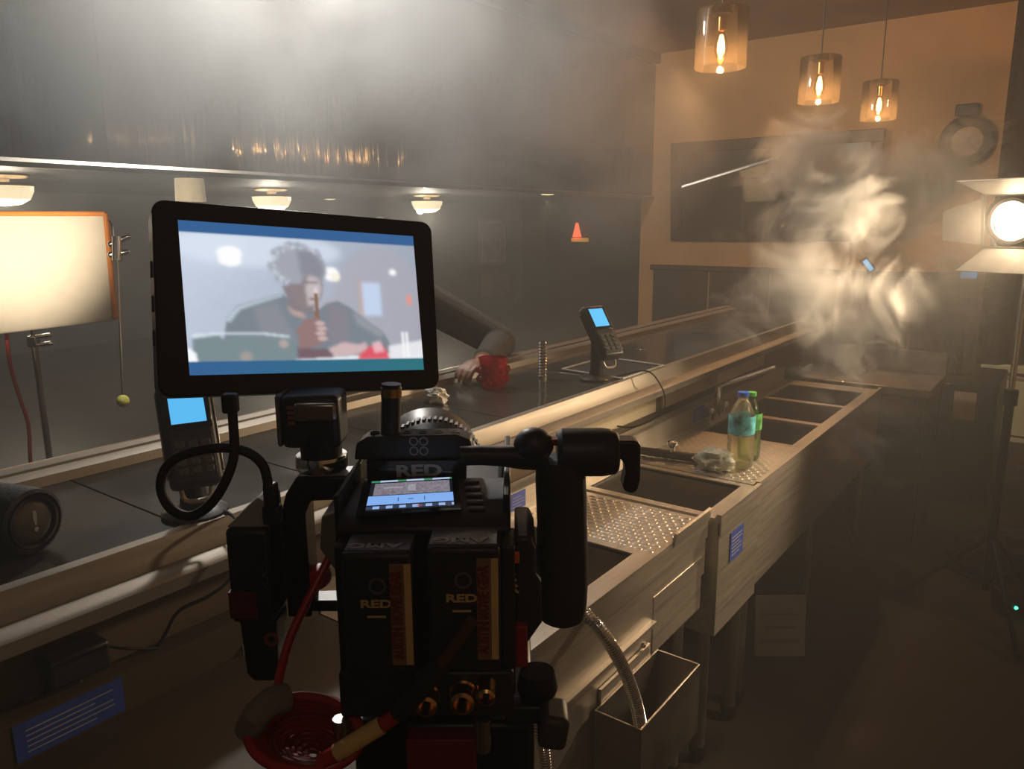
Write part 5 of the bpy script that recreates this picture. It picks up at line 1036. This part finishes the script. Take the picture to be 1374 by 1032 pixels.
# ------------------------------------------------------------------ smoke plume by the film light
def smoke(name, label, specs, scale, dist, nk, off, dens, lo, hi, step, voxel, detail=5):
    blobs = [(atd(px, py, d), rp / F * d, (rest[0] if rest else 1.0)) for px, py, d, rp, *rest in specs]
    mb = MB()
    for c, r, k in blobs: mb.ball(c, r * 1.22, 20, 14)
    pm = bake_remesh(mb, voxel, 4, name)
    sm = D.materials.new(name + '_volume'); sm.use_nodes = True; n = sm.node_tree.nodes; l = sm.node_tree.links; n.remove(n['Principled BSDF'])
    g = n.new('ShaderNodeNewGeometry'); nz1 = n.new('ShaderNodeTexNoise'); nz1.inputs['Scale'].default_value = scale; nz1.inputs['Detail'].default_value = detail; nz1.inputs['Roughness'].default_value = 0.6; nz1.inputs['Distortion'].default_value = dist
    l.new(g.outputs['Position'], nz1.inputs['Vector'])
    prev = None
    for c, r, k in blobs:
        dn = n.new('ShaderNodeVectorMath'); dn.operation = 'DISTANCE'; dn.inputs[1].default_value = c; l.new(g.outputs['Position'], dn.inputs[0])
        ma = n.new('ShaderNodeMath'); ma.operation = 'MULTIPLY_ADD'; ma.inputs[1].default_value = -k / (1.2 * r); ma.inputs[2].default_value = k; l.new(dn.outputs['Value'], ma.inputs[0])
        if prev is None: prev = ma
        else:
            mx = n.new('ShaderNodeMath'); mx.operation = 'SMOOTH_MAX'; mx.inputs[2].default_value = 0.1; l.new(prev.outputs[0], mx.inputs[0]); l.new(ma.outputs[0], mx.inputs[1]); prev = mx
    sh = n.new('ShaderNodeMath'); sh.operation = 'MULTIPLY_ADD'; sh.inputs[1].default_value = nk; sh.inputs[2].default_value = off; l.new(nz1.outputs['Fac'], sh.inputs[0])
    ad_ = n.new('ShaderNodeMath'); ad_.operation = 'ADD'; l.new(prev.outputs[0], ad_.inputs[0]); l.new(sh.outputs[0], ad_.inputs[1])
    rmp = n.new('ShaderNodeMapRange'); rmp.interpolation_type = 'SMOOTHSTEP'; rmp.inputs['From Min'].default_value = lo; rmp.inputs['From Max'].default_value = hi; rmp.inputs['To Min'].default_value = 0; rmp.inputs['To Max'].default_value = dens
    l.new(ad_.outputs[0], rmp.inputs['Value'])
    edge = n.new('ShaderNodeMapRange'); edge.inputs['From Min'].default_value = 0.0; edge.inputs['From Max'].default_value = 0.15; l.new(prev.outputs[0], edge.inputs['Value'])
    mu = n.new('ShaderNodeMath'); mu.operation = 'MULTIPLY'; l.new(rmp.outputs[0], mu.inputs[0]); l.new(edge.outputs[0], mu.inputs[1])
    vsc = n.new('ShaderNodeVolumeScatter'); vsc.inputs['Color'].default_value = (0.96, 0.93, 0.90, 1); vsc.inputs['Anisotropy'].default_value = 0.2
    l.new(mu.outputs[0], vsc.inputs['Density']); l.new(vsc.outputs[0], n['Material Output'].inputs['Volume'])
    sm.cycles.volume_step_rate = step
    tag(link(name, pm, sm), label, 'smoke', kind='stuff')
smoke('smoke_plume', 'billowing pale smoke drifting between the film light and the bar',
      ((1300, 195, 3.3, 52), (1255, 240, 3.2, 75), (1195, 258, 3.1, 85), (1120, 280, 2.85, 80), (1085, 215, 3.0, 70), (1030, 290, 3.0, 65, .8), (1285, 385, 3.25, 60), (1230, 430, 3.05, 80), (1150, 430, 2.95, 88), (1070, 390, 2.85, 85), (1110, 500, 2.85, 70, .7), (1200, 520, 2.9, 75, .55), (1150, 590, 2.85, 85, .35), (1010, 400, 3.0, 70, .6)),
      3.2, 1.6, 3.2, -1.70, 8.5, 0.12, 0.80, 0.22, 0.04, 7)
smoke('smoke_bank', 'soft grey bank of haze hanging under the ceiling above the film monitor',
      ((420, 10, 3.0, 220, .55), (230, 60, 3.0, 200, .95), (590, 60, 3.1, 200, .95), (60, 90, 3.1, 190, .9), (400, 150, 3.1, 160, .9), (720, 120, 3.2, 170, .9), (830, 210, 3.3, 130, .7), (200, 180, 3.1, 140, .85), (620, 200, 3.2, 140, .8), (20, 190, 3.1, 120, .7)),
      1.7, 1.0, 1.9, -0.72, 0.80, 0.0, 1.1, 0.6, 0.07, 4)

for o in D.objects:
    for k in ('_w', '_o'):
        if k in o.keys(): del o[k]
